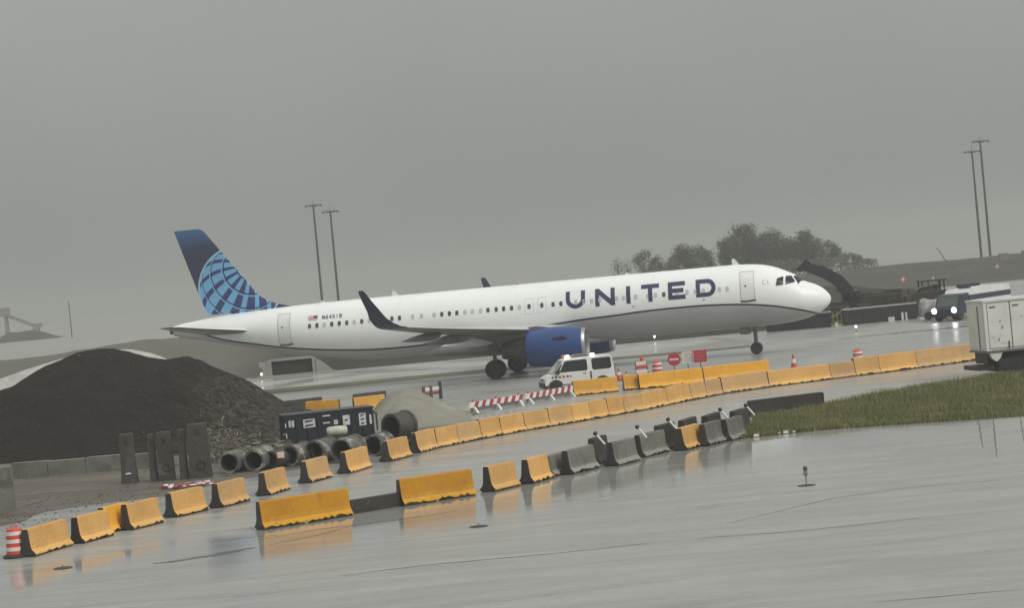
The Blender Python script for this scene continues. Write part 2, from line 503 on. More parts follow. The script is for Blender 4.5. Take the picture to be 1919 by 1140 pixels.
def skin(x, z, off=0.0, side=-1):
    """point on the fuselage skin at station x and height z, pushed out by off"""
    t, b_, w = prof(x); zc = (t + b_) / 2; rz = (t - b_) / 2
    k = max(0.0, 1 - ((z - zc) / rz) ** 2)
    y = w * math.sqrt(k)
    n = Vector((0, y / (w * w), (z - zc) / (rz * rz)))
    if n.length < 1e-6: n = Vector((0, 0, 1))
    n.normalize()
    return Vector((x, side * (y + n.y * off), z + n.z * off))

def gradient_curve(t, val, pts, x0, x1, y1):
    """piecewise curve: val in [x0, x1] -> height"""
    n = t.nodes.new('ShaderNodeFloatCurve')
    u = (val - x0) * (1.0 / (x1 - x0))
    t.links.new(u.s, n.inputs['Value'])
    c = n.mapping.curves[0]
    P = sorted(((px - x0) / (x1 - x0), py / y1) for px, py in pts)
    c.points[0].location = P[0]; c.points[-1].location = P[-1]
    for p in P[1:-1]: c.points.new(*p)
    for p in c.points: p.handle_type = 'AUTO'
    n.mapping.update()
    return V(t, n.outputs[0]) * y1

# fuselage paint: white above the dark cheat line, light grey belly below
M_FUS, t, bs = base_mat('airliner_paint')
oc = coords(t, 'Object')
sp = t.nodes.new('ShaderNodeSeparateXYZ'); t.links.new(oc, sp.inputs[0])
X, Z = V(t, sp.outputs[0]), V(t, sp.outputs[2])
LINE = [(-44.5, 4.9), (-42.9, 4.78), (-42.2, 4.52), (-41.36, 4.2), (-40.26, 3.88), (-38.76, 3.58), (-36.9, 3.2), (-36, 3.06), (-34.2, 2.82), (-32.3, 2.63), (-30.4, 2.5), (-28.7, 2.47),
        (-27, 2.5), (-25.6, 2.57), (-20, 2.95), (-16.4, 3.24), (-13.5, 3.37), (-12.1, 3.45), (-9.3, 3.5), (-7.6, 3.47), (-5.6, 3.34), (-4.7, 3.24), (-3.9, 3.12), (-2.55, 2.82), (-1.3, 2.45), (0, 1.9)]
zl = gradient_curve(t, X, LINE, -44.5, 0.0, 6.0)
dz = Z - zl
grime = tex_noise(t, oc, 0.8, 5, 0.65, stretch=(0.4, 1, 1.6))
white = mixc(t, grime.step(0.45, 0.8, 0, 0.5), (0.85, 0.865, 0.86), (0.72, 0.73, 0.72))
grey = mixc(t, grime.step(0.4, 0.75, 0, 0.6), (0.47, 0.47, 0.47), (0.36, 0.36, 0.36))
seam_ = (X * 0.53).frac().lt(0.012).mx((Z * 0.9 + 0.2).frac().lt(0.012))
white = mixc(t, seam_ * 0.35, white, (0.6, 0.61, 0.61))
streak = tex_noise(t, oc, 2.2, 4, 0.7, stretch=(1.0, 0.2, 0.12))
white = mixc(t, streak.step(0.55, 0.8, 0, 0.35), white, (0.62, 0.62, 0.6))
c = mixc(t, dz.step(-0.012, 0.012), grey, white)
c = mixc(t, dz.abs().step(0.045, 0.075, 1, 0), c, (0.015, 0.018, 0.04))
t.links.new(c, bs.inputs['Base Color'])
bs.inputs['Roughness'].default_value = 0.32
bs.inputs['IOR'].default_value = 1.4

ss = [0.0, .02, .06, .12, .2, .32, .5, .72, 1.0, 1.2, 1.4, 1.5, 1.6, 1.7, 1.8, 1.9, 2.0, 2.1, 2.2, 2.3, 2.4, 2.55, 2.7, 2.85, 3.0, 3.15, 3.3, 3.45, 3.6, 3.8, 4.0, 4.2, 4.4, 4.65, 4.9, 5.15, 5.4, 5.65, 5.9, 6.2, 6.5, 8, 12, 16, 20, 24, 28, 29] + [29.5 + .5 * k for k in range(30)] + [44.5]
NS = 96
mb = MB(); rings = []
for s in ss:
    T_, B_, W_ = prof(-s)
    if s == 0: W_, T_, B_ = 0.005, 3.205, 3.195
    zc, rz = (T_ + B_) / 2, (T_ - B_) / 2
    rings.append([(-s, W_ * math.sin(2 * PI * k / NS), zc + rz * math.cos(2 * PI * k / NS)) for k in range(NS)])
mb.loft(rings)
obj('fuselage', mb, AIR, mats=M_FUS, smooth=True)

M_NAVY = mat('airliner_navy_paint', (0.022, 0.024, 0.062), (0.03, 0.03, 0.075), scale=0.6, rough=0.3, coord='Object')
M_BLUE = mat('nacelle_blue_paint', (0.020, 0.066, 0.225), (0.016, 0.052, 0.18), scale=0.8, rough=0.28, coord='Object', c3=(0.03, 0.05, 0.17), s3=1.5)
M_WHITE = mat('airliner_white_parts', (0.78, 0.79, 0.78), (0.68, 0.69, 0.68), scale=1.0, rough=0.35, coord='Object')
M_WINGU = mat('shaded_underside_grey', (0.17, 0.168, 0.162), (0.125, 0.122, 0.116), scale=0.7, rough=0.4, coord='Object')  # grey darkened to carry the shade on undersides
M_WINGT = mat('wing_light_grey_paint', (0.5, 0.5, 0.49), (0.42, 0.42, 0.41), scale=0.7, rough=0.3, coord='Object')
M_METAL = mat('bare_metal_lip', (0.42, 0.42, 0.43), (0.34, 0.34, 0.35), scale=2, rough=0.42, metal=0.9, coord='Object')
M_DARKM = mat('dark_engine_metal', (0.05, 0.05, 0.055), (0.09, 0.09, 0.09), scale=2, rough=0.45, metal=0.5, coord='Object')
M_GLASSC = mat('dark_cockpit_glass', (0.012, 0.013, 0.02), (0.02, 0.022, 0.032), scale=2, rough=0.14, coord='Object', ior=1.33)
M_SHADE = mat('drawn_window_shade', (0.56, 0.56, 0.57), (0.5, 0.5, 0.52), scale=2, rough=0.4, coord='Object')
M_SEAMG = mat('grey_door_seam', (0.26, 0.26, 0.27), (0.36, 0.36, 0.36), scale=3, rough=0.5, coord='Object')
M_TYRE = mat('black_tyre_rubber', (0.014, 0.014, 0.014), (0.024, 0.023, 0.022), scale=6, rough=0.55, coord='Object')
M_RIM = mat('dark_wheel_rim', (0.05, 0.05, 0.05), (0.03, 0.03, 0.03), scale=5, rough=0.45, metal=0.4, coord='Object')
M_STRUT = mat('landing_gear_grey', (0.16, 0.16, 0.155), (0.1, 0.1, 0.1), scale=4, rough=0.4, coord='Object')

# ---- patches that follow the skin
def patch(poly, off, nu=6, nv=6):
    """quad a-b-c-d (x, z corners) laid on the right-hand skin"""
    mb = MB(); vs = []
    a, b_, c_, d_ = [Vector(p) for p in poly]
    for j in range(nv + 1):
        for i in range(nu + 1):
            u, v = i / nu, j / nv
            p = (a * (1 - u) + b_ * u) * (1 - v) + (d_ * (1 - u) + c_ * u) * v
            vs.append(skin(p.x, p.y, off))
    fs = [(j * (nu + 1) + i, j * (nu + 1) + i + 1, (j + 1) * (nu + 1) + i + 1, (j + 1) * (nu + 1) + i) for j in range(nv) for i in range(nu)]
    return mb.add(vs, fs)
def strip_on_skin(pts, w, off, closed=True):
    """thin band along an x-z outline on the skin"""
    mb = MB(); P = []
    pts = [Vector(p) for p in pts]
    seq = list(zip(pts, pts[1:] + (pts[:1] if closed else [])))
    if not closed: seq = seq[:-1] if len(seq) == len(pts) else seq
    for k, (p, q) in enumerate(seq):
        n = max(2, int((q - p).length / 0.12)); d = (q - p).normalized(); nr = Vector((-d.y, d.x)) * w / 2
        L, Q = [], []
        for i in range(n + 1):
            r_ = p + (q - p) * i / n
            L.append(skin((r_ + nr).x, (r_ + nr).y, off + 0.002 * k)); Q.append(skin((r_ - nr).x, (r_ - nr).y, off + 0.002 * k))
        mb.loft([L, Q], closed=False)
    return mb

# ---- cockpit glazing
for poly in ([(-3.32, 4.36), (-2.87, 4.37), (-2.85, 4.87), (-3.24, 4.78)], [(-2.73, 4.37), (-2.12, 4.47), (-2.36, 4.85), (-2.69, 4.87)]):
    f = obj('cockpit_window', patch(poly, 0.06, 12, 8), AIR, mats=M_GLASSC, smooth=True)
for side in (-1, 1):
    mb = MB(); vs = []
    A, B, C, D_ = (-1.93, 4.42, 1.12), (-1.56, 4.42, 0.05), (-1.98, 4.79, 0.05), (-2.24, 4.86, 0.74)      # x, z, y on the sloping windscreen
    def surf_y(x, y):
        t_, b_, w = prof(x); zc, rz = (t_ + b_) / 2, (t_ - b_) / 2
        return zc + rz * math.sqrt(max(0, 1 - (y / w) ** 2))
    n = 6
    for j in range(n + 1):
        for i in range(n + 1):
            u, v = i / n, j / n
            xb = A[0] + (B[0] - A[0]) * u; yb = A[2] + (B[2] - A[2]) * u
            xt = D_[0] + (C[0] - D_[0]) * u; yt = D_[2] + (C[2] - D_[2]) * u
            x = xb + (xt - xb) * v; y = yb + (yt - yb) * v
            vs.append((x, side * y, surf_y(x, y) + 0.035))
    mb.add(vs, [(j * (n + 1) + i, j * (n + 1) + i + 1, (j + 1) * (n + 1) + i + 1, (j + 1) * (n + 1) + i) for j in range(n) for i in range(n)])
    obj('windscreen', mb, AIR, mats=M_GLASSC, smooth=True)

# ---- cabin windows, dark where the shade is up
def win_mesh(mt):
    mb = MB(); n = 14; x0 = -20.0
    ring = []
    for k in range(n):
        a = 2 * PI * k / n; ca, sa = math.cos(a), math.sin(a)
        px = 0.112 * math.copysign(abs(ca) ** 0.6, ca); pz = 0.158 * math.copysign(abs(sa) ** 0.6, sa)
        q = skin(x0 + px, 4.43 + pz, 0.012); ring.append((q.x - x0, q.y, q.z))
    mb.add(ring, [tuple(range(n))])
    return mb.mesh('cabin_window', mt)
M_CABW = mat('cabin_window_glass', (0.05, 0.051, 0.06), (0.09, 0.09, 0.1), scale=1.2, rough=0.2, ior=1.4)
WM = {'d': win_mesh(M_CABW), 'l': win_mesh(M_SHADE)}
REAR = 'ddldddldldldd'
seq = []
x = -34.4
for k, ch in enumerate(REAR):
    seq.append((x, ch)); x += 0.517
for x_, ch in ((-27.3, 'l'), (-26.7, 'l'), (-25.84, 'l'), (-25.32, 'd'), (-24.8, 'd'), (-24.3, 'd'), (-23.75, 'l'), (-23.25, 'l'), (-22.7, 'l'), (-22.2, 'd'), (-21.65, 'd'), (-21.15, 'd'), (-20.62, 'd'),
               (-20.1, 'l'), (-19.45, 'd'), (-18.6, 'd'), (-17.85, 'd'), (-17.33, 'd'), (-16.35, 'l'), (-15.8, 'l'), (-15.3, 'l'), (-14.75, 'l'), (-14.2, 'l'), (-13.65, 'l'), (-13.2, 'l'), (-12.4, 'l'), (-11.6, 'l'), (-11.1, 'l'), (-10.56, 'd'),
               (-9.7, 'l'), (-9.05, 'l'), (-8.5, 'l'), (-8.0, 'l'), (-6.95, 'l'), (-6.45, 'l')):
    seq.append((x_, ch))
for x_, ch in seq:
    zoff = 0.0
    if x_ < -31:      # tapered tail: mesh of its own on the narrower skin
        t_, b_, w = prof(x_)
        y = skin(x_, 4.43).y; o_ = obj('cabin_window', WM[ch], AIR, (x_, y - skin(-20, 4.43).y, 0))
    else:
        o_ = obj('cabin_window', WM[ch], AIR, (x_, 0, 0))

# ---- doors and exits
def door(x0, x1, z0, z1, sill=True, w=0.026):
    r_ = obj('cabin_door', patch([(x0, z0), (x1, z0), (x1, z1), (x0, z1)], 0.008, 4, 14), AIR, mats=M_WHITE, smooth=True)
    obj('door_seam', strip_on_skin([(x0, z0), (x1, z0), (x1, z1), (x0, z1)], w, 0.012), r_, mats=M_SEAMG)
    obj('door_window', patch([((x0 + x1) / 2 - .17, 4.44), ((x0 + x1) / 2 - .08, 4.44), ((x0 + x1) / 2 - .08, 4.56), ((x0 + x1) / 2 - .17, 4.56)], 0.014, 2, 2), r_, mats=M_GLASSC)
    if sill: obj('door_sill', strip_on_skin([(x0 - .06, z0 - .06), ((x0 + x1) / 2, z0 - .1), (x1 + .06, z0 - .04)], 0.09, 0.018, closed=False), r_, mats=M_DARKM)
door(-5.6, -4.72, 3.6, 5.42)
door(-36.66, -35.8, 3.38, 5.38)
for x_ in (-19.45, -18.6):
    obj('exit_seam', strip_on_skin([(x_ - .27, 3.95), (x_ + .27, 3.95), (x_ + .27, 4.95), (x_ - .27, 4.95)], 0.02, 0.006), AIR, mats=mat('faint_exit_seam', (0.55, 0.55, 0.55), (0.6, 0.6, 0.6), coord='Object'))

# ---- lettering: strokes laid on the skin
M_LET = mat('navy_lettering_paint', (0.03, 0.03, 0.085), (0.038, 0.038, 0.1), scale=2, rough=0.35, coord='Object')
def stroke(mb, pts, w, off):
    P = [Vector(p) for p in pts]; Q = []
    for a, c_ in zip(P, P[1:]):
        n = max(1, int((c_ - a).length / 0.07)); Q += [a + (c_ - a) * i / n for i in range(n)]
    Q.append(P[-1]); L, Rr, Mm = [], [], []
    for i, p in enumerate(Q):
        d_ = (Q[min(i + 1, len(Q) - 1)] - Q[max(i - 1, 0)]).normalized(); nr = Vector((-d_.y, d_.x)) * w / 2
        L.append(skin(p.x + nr.x, p.y + nr.y, off)); Mm.append(skin(p.x, p.y, off)); Rr.append(skin(p.x - nr.x, p.y - nr.y, off))
    mb.loft([L, Mm, Rr], closed=False)
def letter(ch, x0, x1, zb, zt, sw, name='letter'):
    mb = MB(); h = sw / 2; k = [0.010]
    def S(*pts, w=sw): stroke(mb, pts, w, k[0]); k[0] += 0.003
    def arc(cx, cz, rx, rz, a0, a1, n=16): return [(cx + rx * math.cos(R(a0 + (a1 - a0) * i / n)), cz + rz * math.sin(R(a0 + (a1 - a0) * i / n))) for i in range(n + 1)]
    xm, zm = (x0 + x1) / 2, (zb + zt) / 2
    if ch == 'U': S(*([(x0 + h, zt)] + arc(xm, zb + h + (x1 - x0) * .36, (x1 - x0) / 2 - h, (x1 - x0) * .36, 180, 360) + [(x1 - h, zt)]))
    elif ch == 'N': S((x0 + h, zb), (x0 + h, zt)); S((x1 - h, zb), (x1 - h, zt)); S((x0 + h * .9, zt - h * .6), (x1 - h * .9, zb + h * .6), w=sw * 1.05)
    elif ch == 'I': S((xm, zb), (xm, zt))
    elif ch == 'T': S((x0, zt - h), (x1, zt - h)); S((xm, zb), (xm, zt - sw))
    elif ch == 'E':
        S((x0 + h, zb), (x0 + h, zt)); S((x0 + sw, zt - h), (x1, zt - h)); S((x0 + sw, zm), (x1 - sw * .4, zm)); S((x0 + sw, zb + h), (x1, zb + h))
    elif ch == 'D':
        S((x0 + h, zb), (x0 + h, zt)); r_ = (zt - zb) / 2 - h
        S(*([(x0 + sw, zt - h)] + arc(x1 - h - r_ * .95, zm, r_ * .95, r_, 90, -90) + [(x0 + sw, zb + h)]))
    elif ch == '6': S(*(arc(xm, zb + (zt - zb) * .3 , (x1 - x0) / 2 - h, (zt - zb) * .3 - h, 0, 360))); S((x0 + h, zb + (zt - zb) * .3), (xm, zt - h), (x1 - h, zt - h))
    elif ch == '4': S((x1 - sw * 1.3, zb), (x1 - sw * 1.3, zt)); S((x1 - sw * 1.3, zt - h), (x0 + h, zb + (zt - zb) * .35), (x1, zb + (zt - zb) * .35))
    elif ch == '5': S((x1 - h, zt - h), (x0 + h, zt - h), (x0 + h, zm + h)); S(*([(x0 + h, zm)] + arc(xm, zb + (zt - zb) * .32, (x1 - x0) / 2 - h, (zt - zb) * .3 - h, 90, -150)))
    elif ch == '1': S((xm, zb), (xm, zt))
    elif ch == '0': S(*arc(xm, zm, (x1 - x0) / 2 - h, (zt - zb) / 2 - h, 0, 360))
    elif ch == '8': S(*arc(xm, zb + (zt - zb) * .26, (x1 - x0) / 2 - h, (zt - zb) * .26 - h * .5, 0, 360)); S(*arc(xm, zt - (zt - zb) * .26, (x1 - x0) / 2 - h, (zt - zb) * .26 - h * .5, 0, 360))
    return obj(name, mb, AIR, mats=M_LET, smooth=True)
for ch, a, b_ in (('U', -17.0, -15.72), ('N', -15.06, -13.76), ('I', -13.06, -12.7), ('T', -12.03, -10.85), ('E', -10.28, -9.16), ('D', -8.47, -7.18)):
    zb = 4.03 + 0.02 * (a + 17) / 9
    letter(ch, a, b_, zb, zb + 1.13, 0.275)
for i, ch in enumerate('N64518'):
    letter(ch, -33.52 + i * 0.235, -33.52 + i * 0.235 + 0.19, 4.80, 5.06, 0.05, 'registration_letter')
# little flag with red and white stripes and a blue corner
FL = obj('flag', patch([(-34.5, 4.80), (-33.85, 4.80), (-33.85, 5.08), (-34.5, 5.08)], 0.008, 3, 3), AIR, mats=M_WHITE)
M_RED = mat('red_flag_paint', (0.42, 0.05, 0.06), (0.36, 0.05, 0.06), coord='Object')
for k in range(4):
    z0 = 4.80 + k * 0.08
    obj('flag_stripe', patch([(-34.5, z0), (-33.85, z0), (-33.85, z0 + .04), (-34.5, z0 + .04)], 0.012, 3, 1), FL, mats=M_RED)
obj('flag_corner', patch([(-34.12, 4.93), (-33.85, 4.93), (-33.85, 5.085), (-34.12, 5.085)], 0.016, 2, 2), FL, mats=M_LET)
# grey crest behind the cockpit
cr = MB(); stroke(cr, [(-4.05 + .13 * math.cos(a * PI / 9), 4.64 + .13 * math.sin(a * PI / 9)) for a in range(3, 16)], 0.05, 0.01)
stroke(cr, [(-3.84, 4.78), (-3.84, 4.52)], 0.06, 0.013)
obj('crest', cr, AIR, mats=M_SHADE)
# small dark vents below the lettering
for x_, z_ in ((-8.0, 3.86), (-12.6, 3.83)):
    obj('vent', patch([(x_ - .09, z_ - .04), (x_ + .07, z_ - .03), (x_ + .05, z_ + .05), (x_ - .05, z_ + .06)], 0.01, 2, 2), AIR, mats=M_SEAMG)

# ---- fin with the globe
M_FIN, t, bs = base_mat('fin_globe_paint')
oc = coords(t, 'Object')
sp = t.nodes.new('ShaderNodeSeparateXYZ'); t.links.new(oc, sp.inputs[0])
X, Z = V(t, sp.outputs[0]), V(t, sp.outputs[2])
RG = 2.88
u, v = (X + 39.60) / RG, (Z - 7.36) / RG
r2 = u * u + v * v
w = ((r2 * -1 + 1).mx(0.0)).sqrt()
P0 = Vector((0.30, 0.48, 0.0)); P0.z = math.sqrt(1 - P0.x**2 - P0.y**2)      # the pole, towards us
E1 = Vector((0, 1, 0)).cross(P0).normalized(); E2 = P0.cross(E1)
def dot(a): return u * a.x + v * a.y + w * a.z
cp = dot(P0); col_ = cp.mn(0.9999).mx(-0.9999).acos()
lon = dot(E1).atan2(dot(E2))
NM = 15
fr = (lon * (NM / (2 * PI)) + 0.32 + NM).frac()
duty = (col_ * -0.20 + u * -0.42 + 0.62).mx(0.36).mn(0.84)
bar = (fr - 0.5).abs().lt(duty * 0.5)
par = None
for cc in (0.33, 0.66, 1.02, 1.40):
    q = (col_ - cc).abs().lt(0.016); par = q if par is None else par.mx(q)
lite = None
for cc in (0.30, 0.705, 1.065, 1.445):
    q = (col_ - cc).abs().lt(0.017); lite = q if lite is None else lite.mx(q)
inside = r2.sqrt().lt(1.0)
rim = ((r2.sqrt() - 0.992).abs()).lt(0.022)
sky_blue, deep = (0.17, 0.42, 0.68), (0.032, 0.042, 0.16)
gl = mixc(t, bar, deep, sky_blue)
gl = mixc(t, lite, gl, sky_blue)
gl = mixc(t, par, gl, (0.014, 0.022, 0.06))
topc = mixc(t, (Z + (X + 43) * -0.12).step(9.9, 12.0), (0.027, 0.03, 0.085), (0.045, 0.14, 0.31))
c = mixc(t, inside, topc, gl)
c = mixc(t, rim, c, (0.33, 0.52, 0.66))
gr = tex_noise(t, oc, 1.2, 4)
c = mixc(t, gr.step(0.4, 0.8, 0, 0.18), c, (0.05, 0.06, 0.09))
t.links.new(c, bs.inputs['Base Color']); bs.inputs['Roughness'].default_value = 0.3
LE = [(5.2, -34.9), (5.75, -35.7), (5.93, -36.3), (6.1, -36.95), (6.35, -37.6), (6.7, -38.15), (7.3, -38.65), (7.87, -39.05), (9.0, -39.9), (10.2, -40.8), (11.3, -41.62), (11.55, -41.85), (11.66, -42.1)]
def TE(z): return -41.95 - (z - 5.4) * 0.306
def lens(a, b_, th, z, f0, f1, n=14):
    """section of the fin between chord fractions f0..f1"""
    pts = []
    ch_ = b_ - a
    def half(f): return th * 2.6 * (0.2969 * math.sqrt(max(f, 0)) - 0.126 * f - 0.3516 * f * f + 0.2843 * f**3 - 0.1015 * f**4)
    fs_ = [f0 + (f1 - f0) * (1 - math.cos(PI * i / n)) / 2 for i in range(n + 1)]
    for f in fs_: pts.append((a + ch_ * f, -half(f), z))
    for f in reversed(fs_): pts.append((a + ch_ * f, half(f) + 1e-4, z))
    return pts
zs = [5.2, 5.5, 5.75, 5.93, 6.1, 6.35, 6.7, 7.3, 7.87, 9, 10.2, 11.3, 11.55, 11.66]
fin, rud = MB(), MB(); r1, r2_ = [], []
for z in zs:
    a = lerp_table(LE, z); b_ = TE(z); th = 0.48 - 0.04 * (z - 5.2); 
    if z > 11.5: th *= 0.45
    chord = a - b_
    fm = 1 - min(0.30, 1.75 / chord)
    r1.append(lens(a, b_, th * min(1, chord / 4.5), z, 0, fm))
    if z > 5.6: r2_.append(lens(a, b_, th * min(1, chord / 4.5), z, fm + 0.0015, 1.0))
fin.loft(r1); rud.loft(r2_)
obj('fin', fin, AIR, mats=M_FIN, smooth=True)
obj('rudder', rud, AIR, mats=M_FIN, smooth=True)

# ---- wings
def airfoil(le, chord, th, y, z, tw=0.0, n=16, cant=0.0):
    """section: list of points, top skin first; cant turns thickness towards y for the winglet"""
    pts = []
    def half(f): return th * chord * 5 * (0.2969 * math.sqrt(f) - 0.126 * f - 0.3516 * f * f + 0.2843 * f**3 - 0.1036 * f**4)
    fs_ = [(1 - math.cos(PI * i / n)) / 2 for i in range(n + 1)]
    ct, st = math.cos(cant), math.sin(cant)
    sg = 1 if y >= 0 else -1
    for f in fs_:
        h_ = half(f) * 1.1; pts.append((le - chord * f, y - sg * st * h_, z + ct * h_ - tw * f * chord))
    for f in reversed(fs_[1:-1]):
        h_ = -half(f) * 0.9; pts.append((le - chord * f, y - sg * st * h_, z + ct * h_ - tw * f * chord))
    return pts
def wing(side):
    mb = MB(); st = []
    for y, le, te, z, th in ((1.2, -16.4, -23.6, 2.55, .14), (1.95, -16.75, -23.6, 2.62, .14), (4.0, -17.82, -23.55, 2.86, .125), (6.4, -19.05, -23.5, 3.08, .115), (9, -20.37, -24.1, 3.33, .11), (12, -21.9, -24.75, 3.62, .105), (14.5, -23.18, -25.3, 3.88, .10), (16.45, -24.17, -25.72, 4.10, .10)):
        st.append(airfoil(le, le - te, th, side * y, z, 0.0))
    n = len(st[0])
    mb.loft(st)
    k = 0
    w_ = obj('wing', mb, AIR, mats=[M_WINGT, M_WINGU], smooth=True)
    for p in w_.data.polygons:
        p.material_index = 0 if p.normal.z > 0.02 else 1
    sh = MB(); rg_ = []
    for y, z, le, ch_, cant in ((16.452, 4.10, -24.17, 1.55, 0.0), (16.85, 4.19, -24.42, 1.45, 0.35), (17.2, 4.42, -24.78, 1.26, 0.85), (17.45, 4.78, -25.16, 1.04, 1.15), (17.62, 5.25, -25.46, .78, 1.25), (17.78, 5.85, -25.86, .58, 1.3), (17.9, 6.35, -26.16, .42, 1.32), (17.94, 6.52, -26.30, .28, 1.32)):
        rg_.append(airfoil(le, ch_, .09, side * y, z, 0, cant=cant))
    sh.loft(rg_)
    obj('winglet', sh, w_, mats=M_NAVY, smooth=True)
    for y, ln, x0, rr in ((4.9, 3.9, -21.0, .30), (8.6, 3.3, -22.0, .26), (12.2, 2.6, -23.1, .21)):
        zt = lerp_table([(1.95, 2.62), (6.4, 3.08), (16.45, 4.1)], y) - 0.12
        fb = MB(); fr_ = []
        for i in range(15):
            f = i / 14; rad = rr * math.sin(PI * min(1, f * 1.02) ** 0.62) ** 0.75 + 0.012
            fr_.append([(x0 - ln * f, side * y + rad * .7 * math.cos(2 * PI * k / 12), zt - 0.16 - 0.24 * f + rad * 1.15 * math.sin(2 * PI * k / 12)) for k in range(12)])
        fb.loft(fr_)
        obj('flap_fairing', fb, w_, mats=M_WHITE if y == 4.9 else M_WINGU, smooth=True)
    return w_
wing(-1); wing(1)

# belly fairing
mb = MB(); rg_ = []
for x_, w_, zt, zb in ((-13.8, .25, 1.9, 1.75), (-14.8, .75, 2.0, 1.68), (-16.2, 1.25, 2.2, 1.57), (-18, 1.7, 2.5, 1.46), (-20.5, 2.0, 2.85, 1.40), (-23.5, 2.0, 2.8, 1.45), (-25.3, 1.7, 2.55, 1.56), (-27, 1.0, 2.2, 1.68), (-28, .35, 2.0, 1.77)):
    ring = []
    for k in range(28):
        a = 2 * PI * k / 28; ca, sa = math.cos(a), math.sin(a)
        ring.append((x_, w_ * math.copysign(abs(ca) ** .7, ca), (zt + zb) / 2 + (zt - zb) / 2 * math.copysign(abs(sa) ** .7, sa)))
    rg_.append(ring)
mb.loft(rg_)
obj('belly_fairing', mb, AIR, mats=mat('belly_grey_paint', (0.33, 0.33, 0.33), (0.24, 0.24, 0.24), scale=.8, rough=.4, coord='Object'), smooth=True)

# tailplanes
for side in (-1, 1):
    mb = MB()
    mb.loft([airfoil(-38.3, 3.9, .10, side * .5, 4.42), airfoil(-38.85, 3.45, .10, side * 1.3, 4.50), airfoil(-40.9, 2.15, .09, side * 4.2, 4.92), airfoil(-42.0, 1.35, .09, side * 6.0, 5.19), airfoil(-42.35, .8, .07, side * 6.22, 5.22)])
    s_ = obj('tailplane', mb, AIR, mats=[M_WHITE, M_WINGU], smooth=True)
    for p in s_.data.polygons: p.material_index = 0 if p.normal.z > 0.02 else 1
# tail cone exhaust
mb = MB(); mb.lathe([(.20, -44.5), (.21, -44.75), (.15, -44.78), (.13, -44.4)], 'x', (0, 0, 4.87), 20)
obj('tail_exhaust', mb, AIR, mats=M_DARKM, smooth=True)

# ---- engines
def engine(side):
    cx, cz = side * 5.75, 1.82
    cowl = MB(); cowl.lathe([(1.08, -15.43), (1.16, -15.75), (1.235, -16.3), (1.27, -17.0), (1.26, -17.9), (1.20, -18.6), (1.12, -19.0), (1.07, -19.0), (1.05, -18.6)], 'x', (0, cx, cz), 40)
    e = obj('engine', cowl, AIR, mats=M_BLUE, smooth=True)
    lip = MB(); lip.lathe([(1.082, -15.43), (1.04, -15.27), (.98, -15.22), (.92, -15.25), (.88, -15.4), (.885, -15.85)], 'x', (0, cx, cz), 40)
    obj('inlet_lip', lip, e, mats=M_METAL, smooth=True)
    duct = MB(); duct.lathe([(.885, -15.85), (.94, -16.4), (1.0, -17.0)], 'x', (0, cx, cz), 32); duct.disc(1.0, 'x', (-17.0, cx, cz), 32)
    obj('inlet_duct', duct, e, mats=M_SEAMG, smooth=True)
    fan = MB()
    for k in range(20):
        a = 2 * PI * k / 20
        M_ = Matrix.Translation((-16.75, cx, cz)) @ Matrix.Rotation(a, 4, 'X')
        fan.add([tuple(M_ @ Vector(p)) for p in ((.05, -.05, .25), (-.05, .05, .25), (-.14, .14, .96), (.14, -.1, .96))], [(0, 1, 2, 3)])
    fan.lathe([(.28, -16.85), (.24, -16.55), (.12, -16.3), (.005, -16.2)], 'x', (0, cx, cz), 20)
    obj('fan', fan, e, mats=M_DARKM)
    core = MB(); core.lathe([(1.05, -18.7), (.85, -19.1), (.72, -19.8), (.52, -20.7), (.45, -20.7), (.3, -20.5), (.05, -21.2)], 'x', (0, cx, cz), 28)
    obj('core_nozzle', core, e, mats=M_DARKM, smooth=True)
    py = MB(); py.prism([(-16.6, 2.9), (-18.4, 3.22), (-21.5, 3.0), (-22.4, 2.8), (-20.6, 2.2), (-19.0, 2.3)], cx - .17, cx + .17)
    obj('pylon', py, e, mats=M_WINGU)
    st = MB(); st.prism([(-16.3, 2.35), (-16.55, 2.5), (-17.2, 2.42), (-17.2, 2.32), (-16.6, 2.28)], cx + side * 1.12, cx + side * 1.25)
    obj('nacelle_strake', st, e, mats=M_NAVY)
engine(-1); engine(1)

# ---- landing gear
def wheel_mesh(r_, w_):
    t_ = MB(); t_.lathe([(r_ * .55, -w_ * .42), (r_ * .86, -w_ * .5), (r_ * .97, -w_ * .36), (r_, -w_ * .15), (r_, w_ * .15), (r_ * .97, w_ * .36), (r_ * .86, w_ * .5), (r_ * .55, w_ * .42)], 'y', n=28)
    h_ = MB(); h_.lathe([(r_ * .56, -w_ * .40), (r_ * .5, -w_ * .3), (r_ * .2, -w_ * .26), (r_ * .18, -w_ * .44), (.001, -w_ * .45)], 'y', n=20)
    h_.lathe([(r_ * .56, w_ * .40), (r_ * .5, w_ * .3), (r_ * .2, w_ * .26), (r_ * .18, w_ * .44), (.001, w_ * .45)], 'y', n=20)
    return t_.mesh('tyre', M_TYRE, True), h_.mesh('rim', M_RIM, True)
MT, MR = wheel_mesh(.61, .46); NT, NR = wheel_mesh(.385, .23)
def gear(name, x_, y_, top, tm, rm, r_, gap, doors):
    mb = MB(); mb.tube([(x_, y_, top), (x_, y_, r_)], .13, 12); mb.tube([(x_, y_, r_ + .75), (x_ + .12, y_, r_ + .1)], .05, 8)
    mb.tube([(x_, y_ - gap, r_), (x_, y_ + gap, r_)], .08, 10)
    mb.tube([(x_, y_, top - .3), (x_ + .9, y_ * .75, top + .1)], .06, 8)
    g_ = obj(name, mb, AIR, mats=M_STRUT, smooth=True)
    for s in (-1, 1):
        obj('tyre', tm, g_, (x_, y_ + s * gap, r_)); obj('rim', rm, g_, (x_, y_ + s * gap, r_))
    for q in doors: obj('gear_door', MB().box(*q), g_, mats=M_WINGU)
    return g_
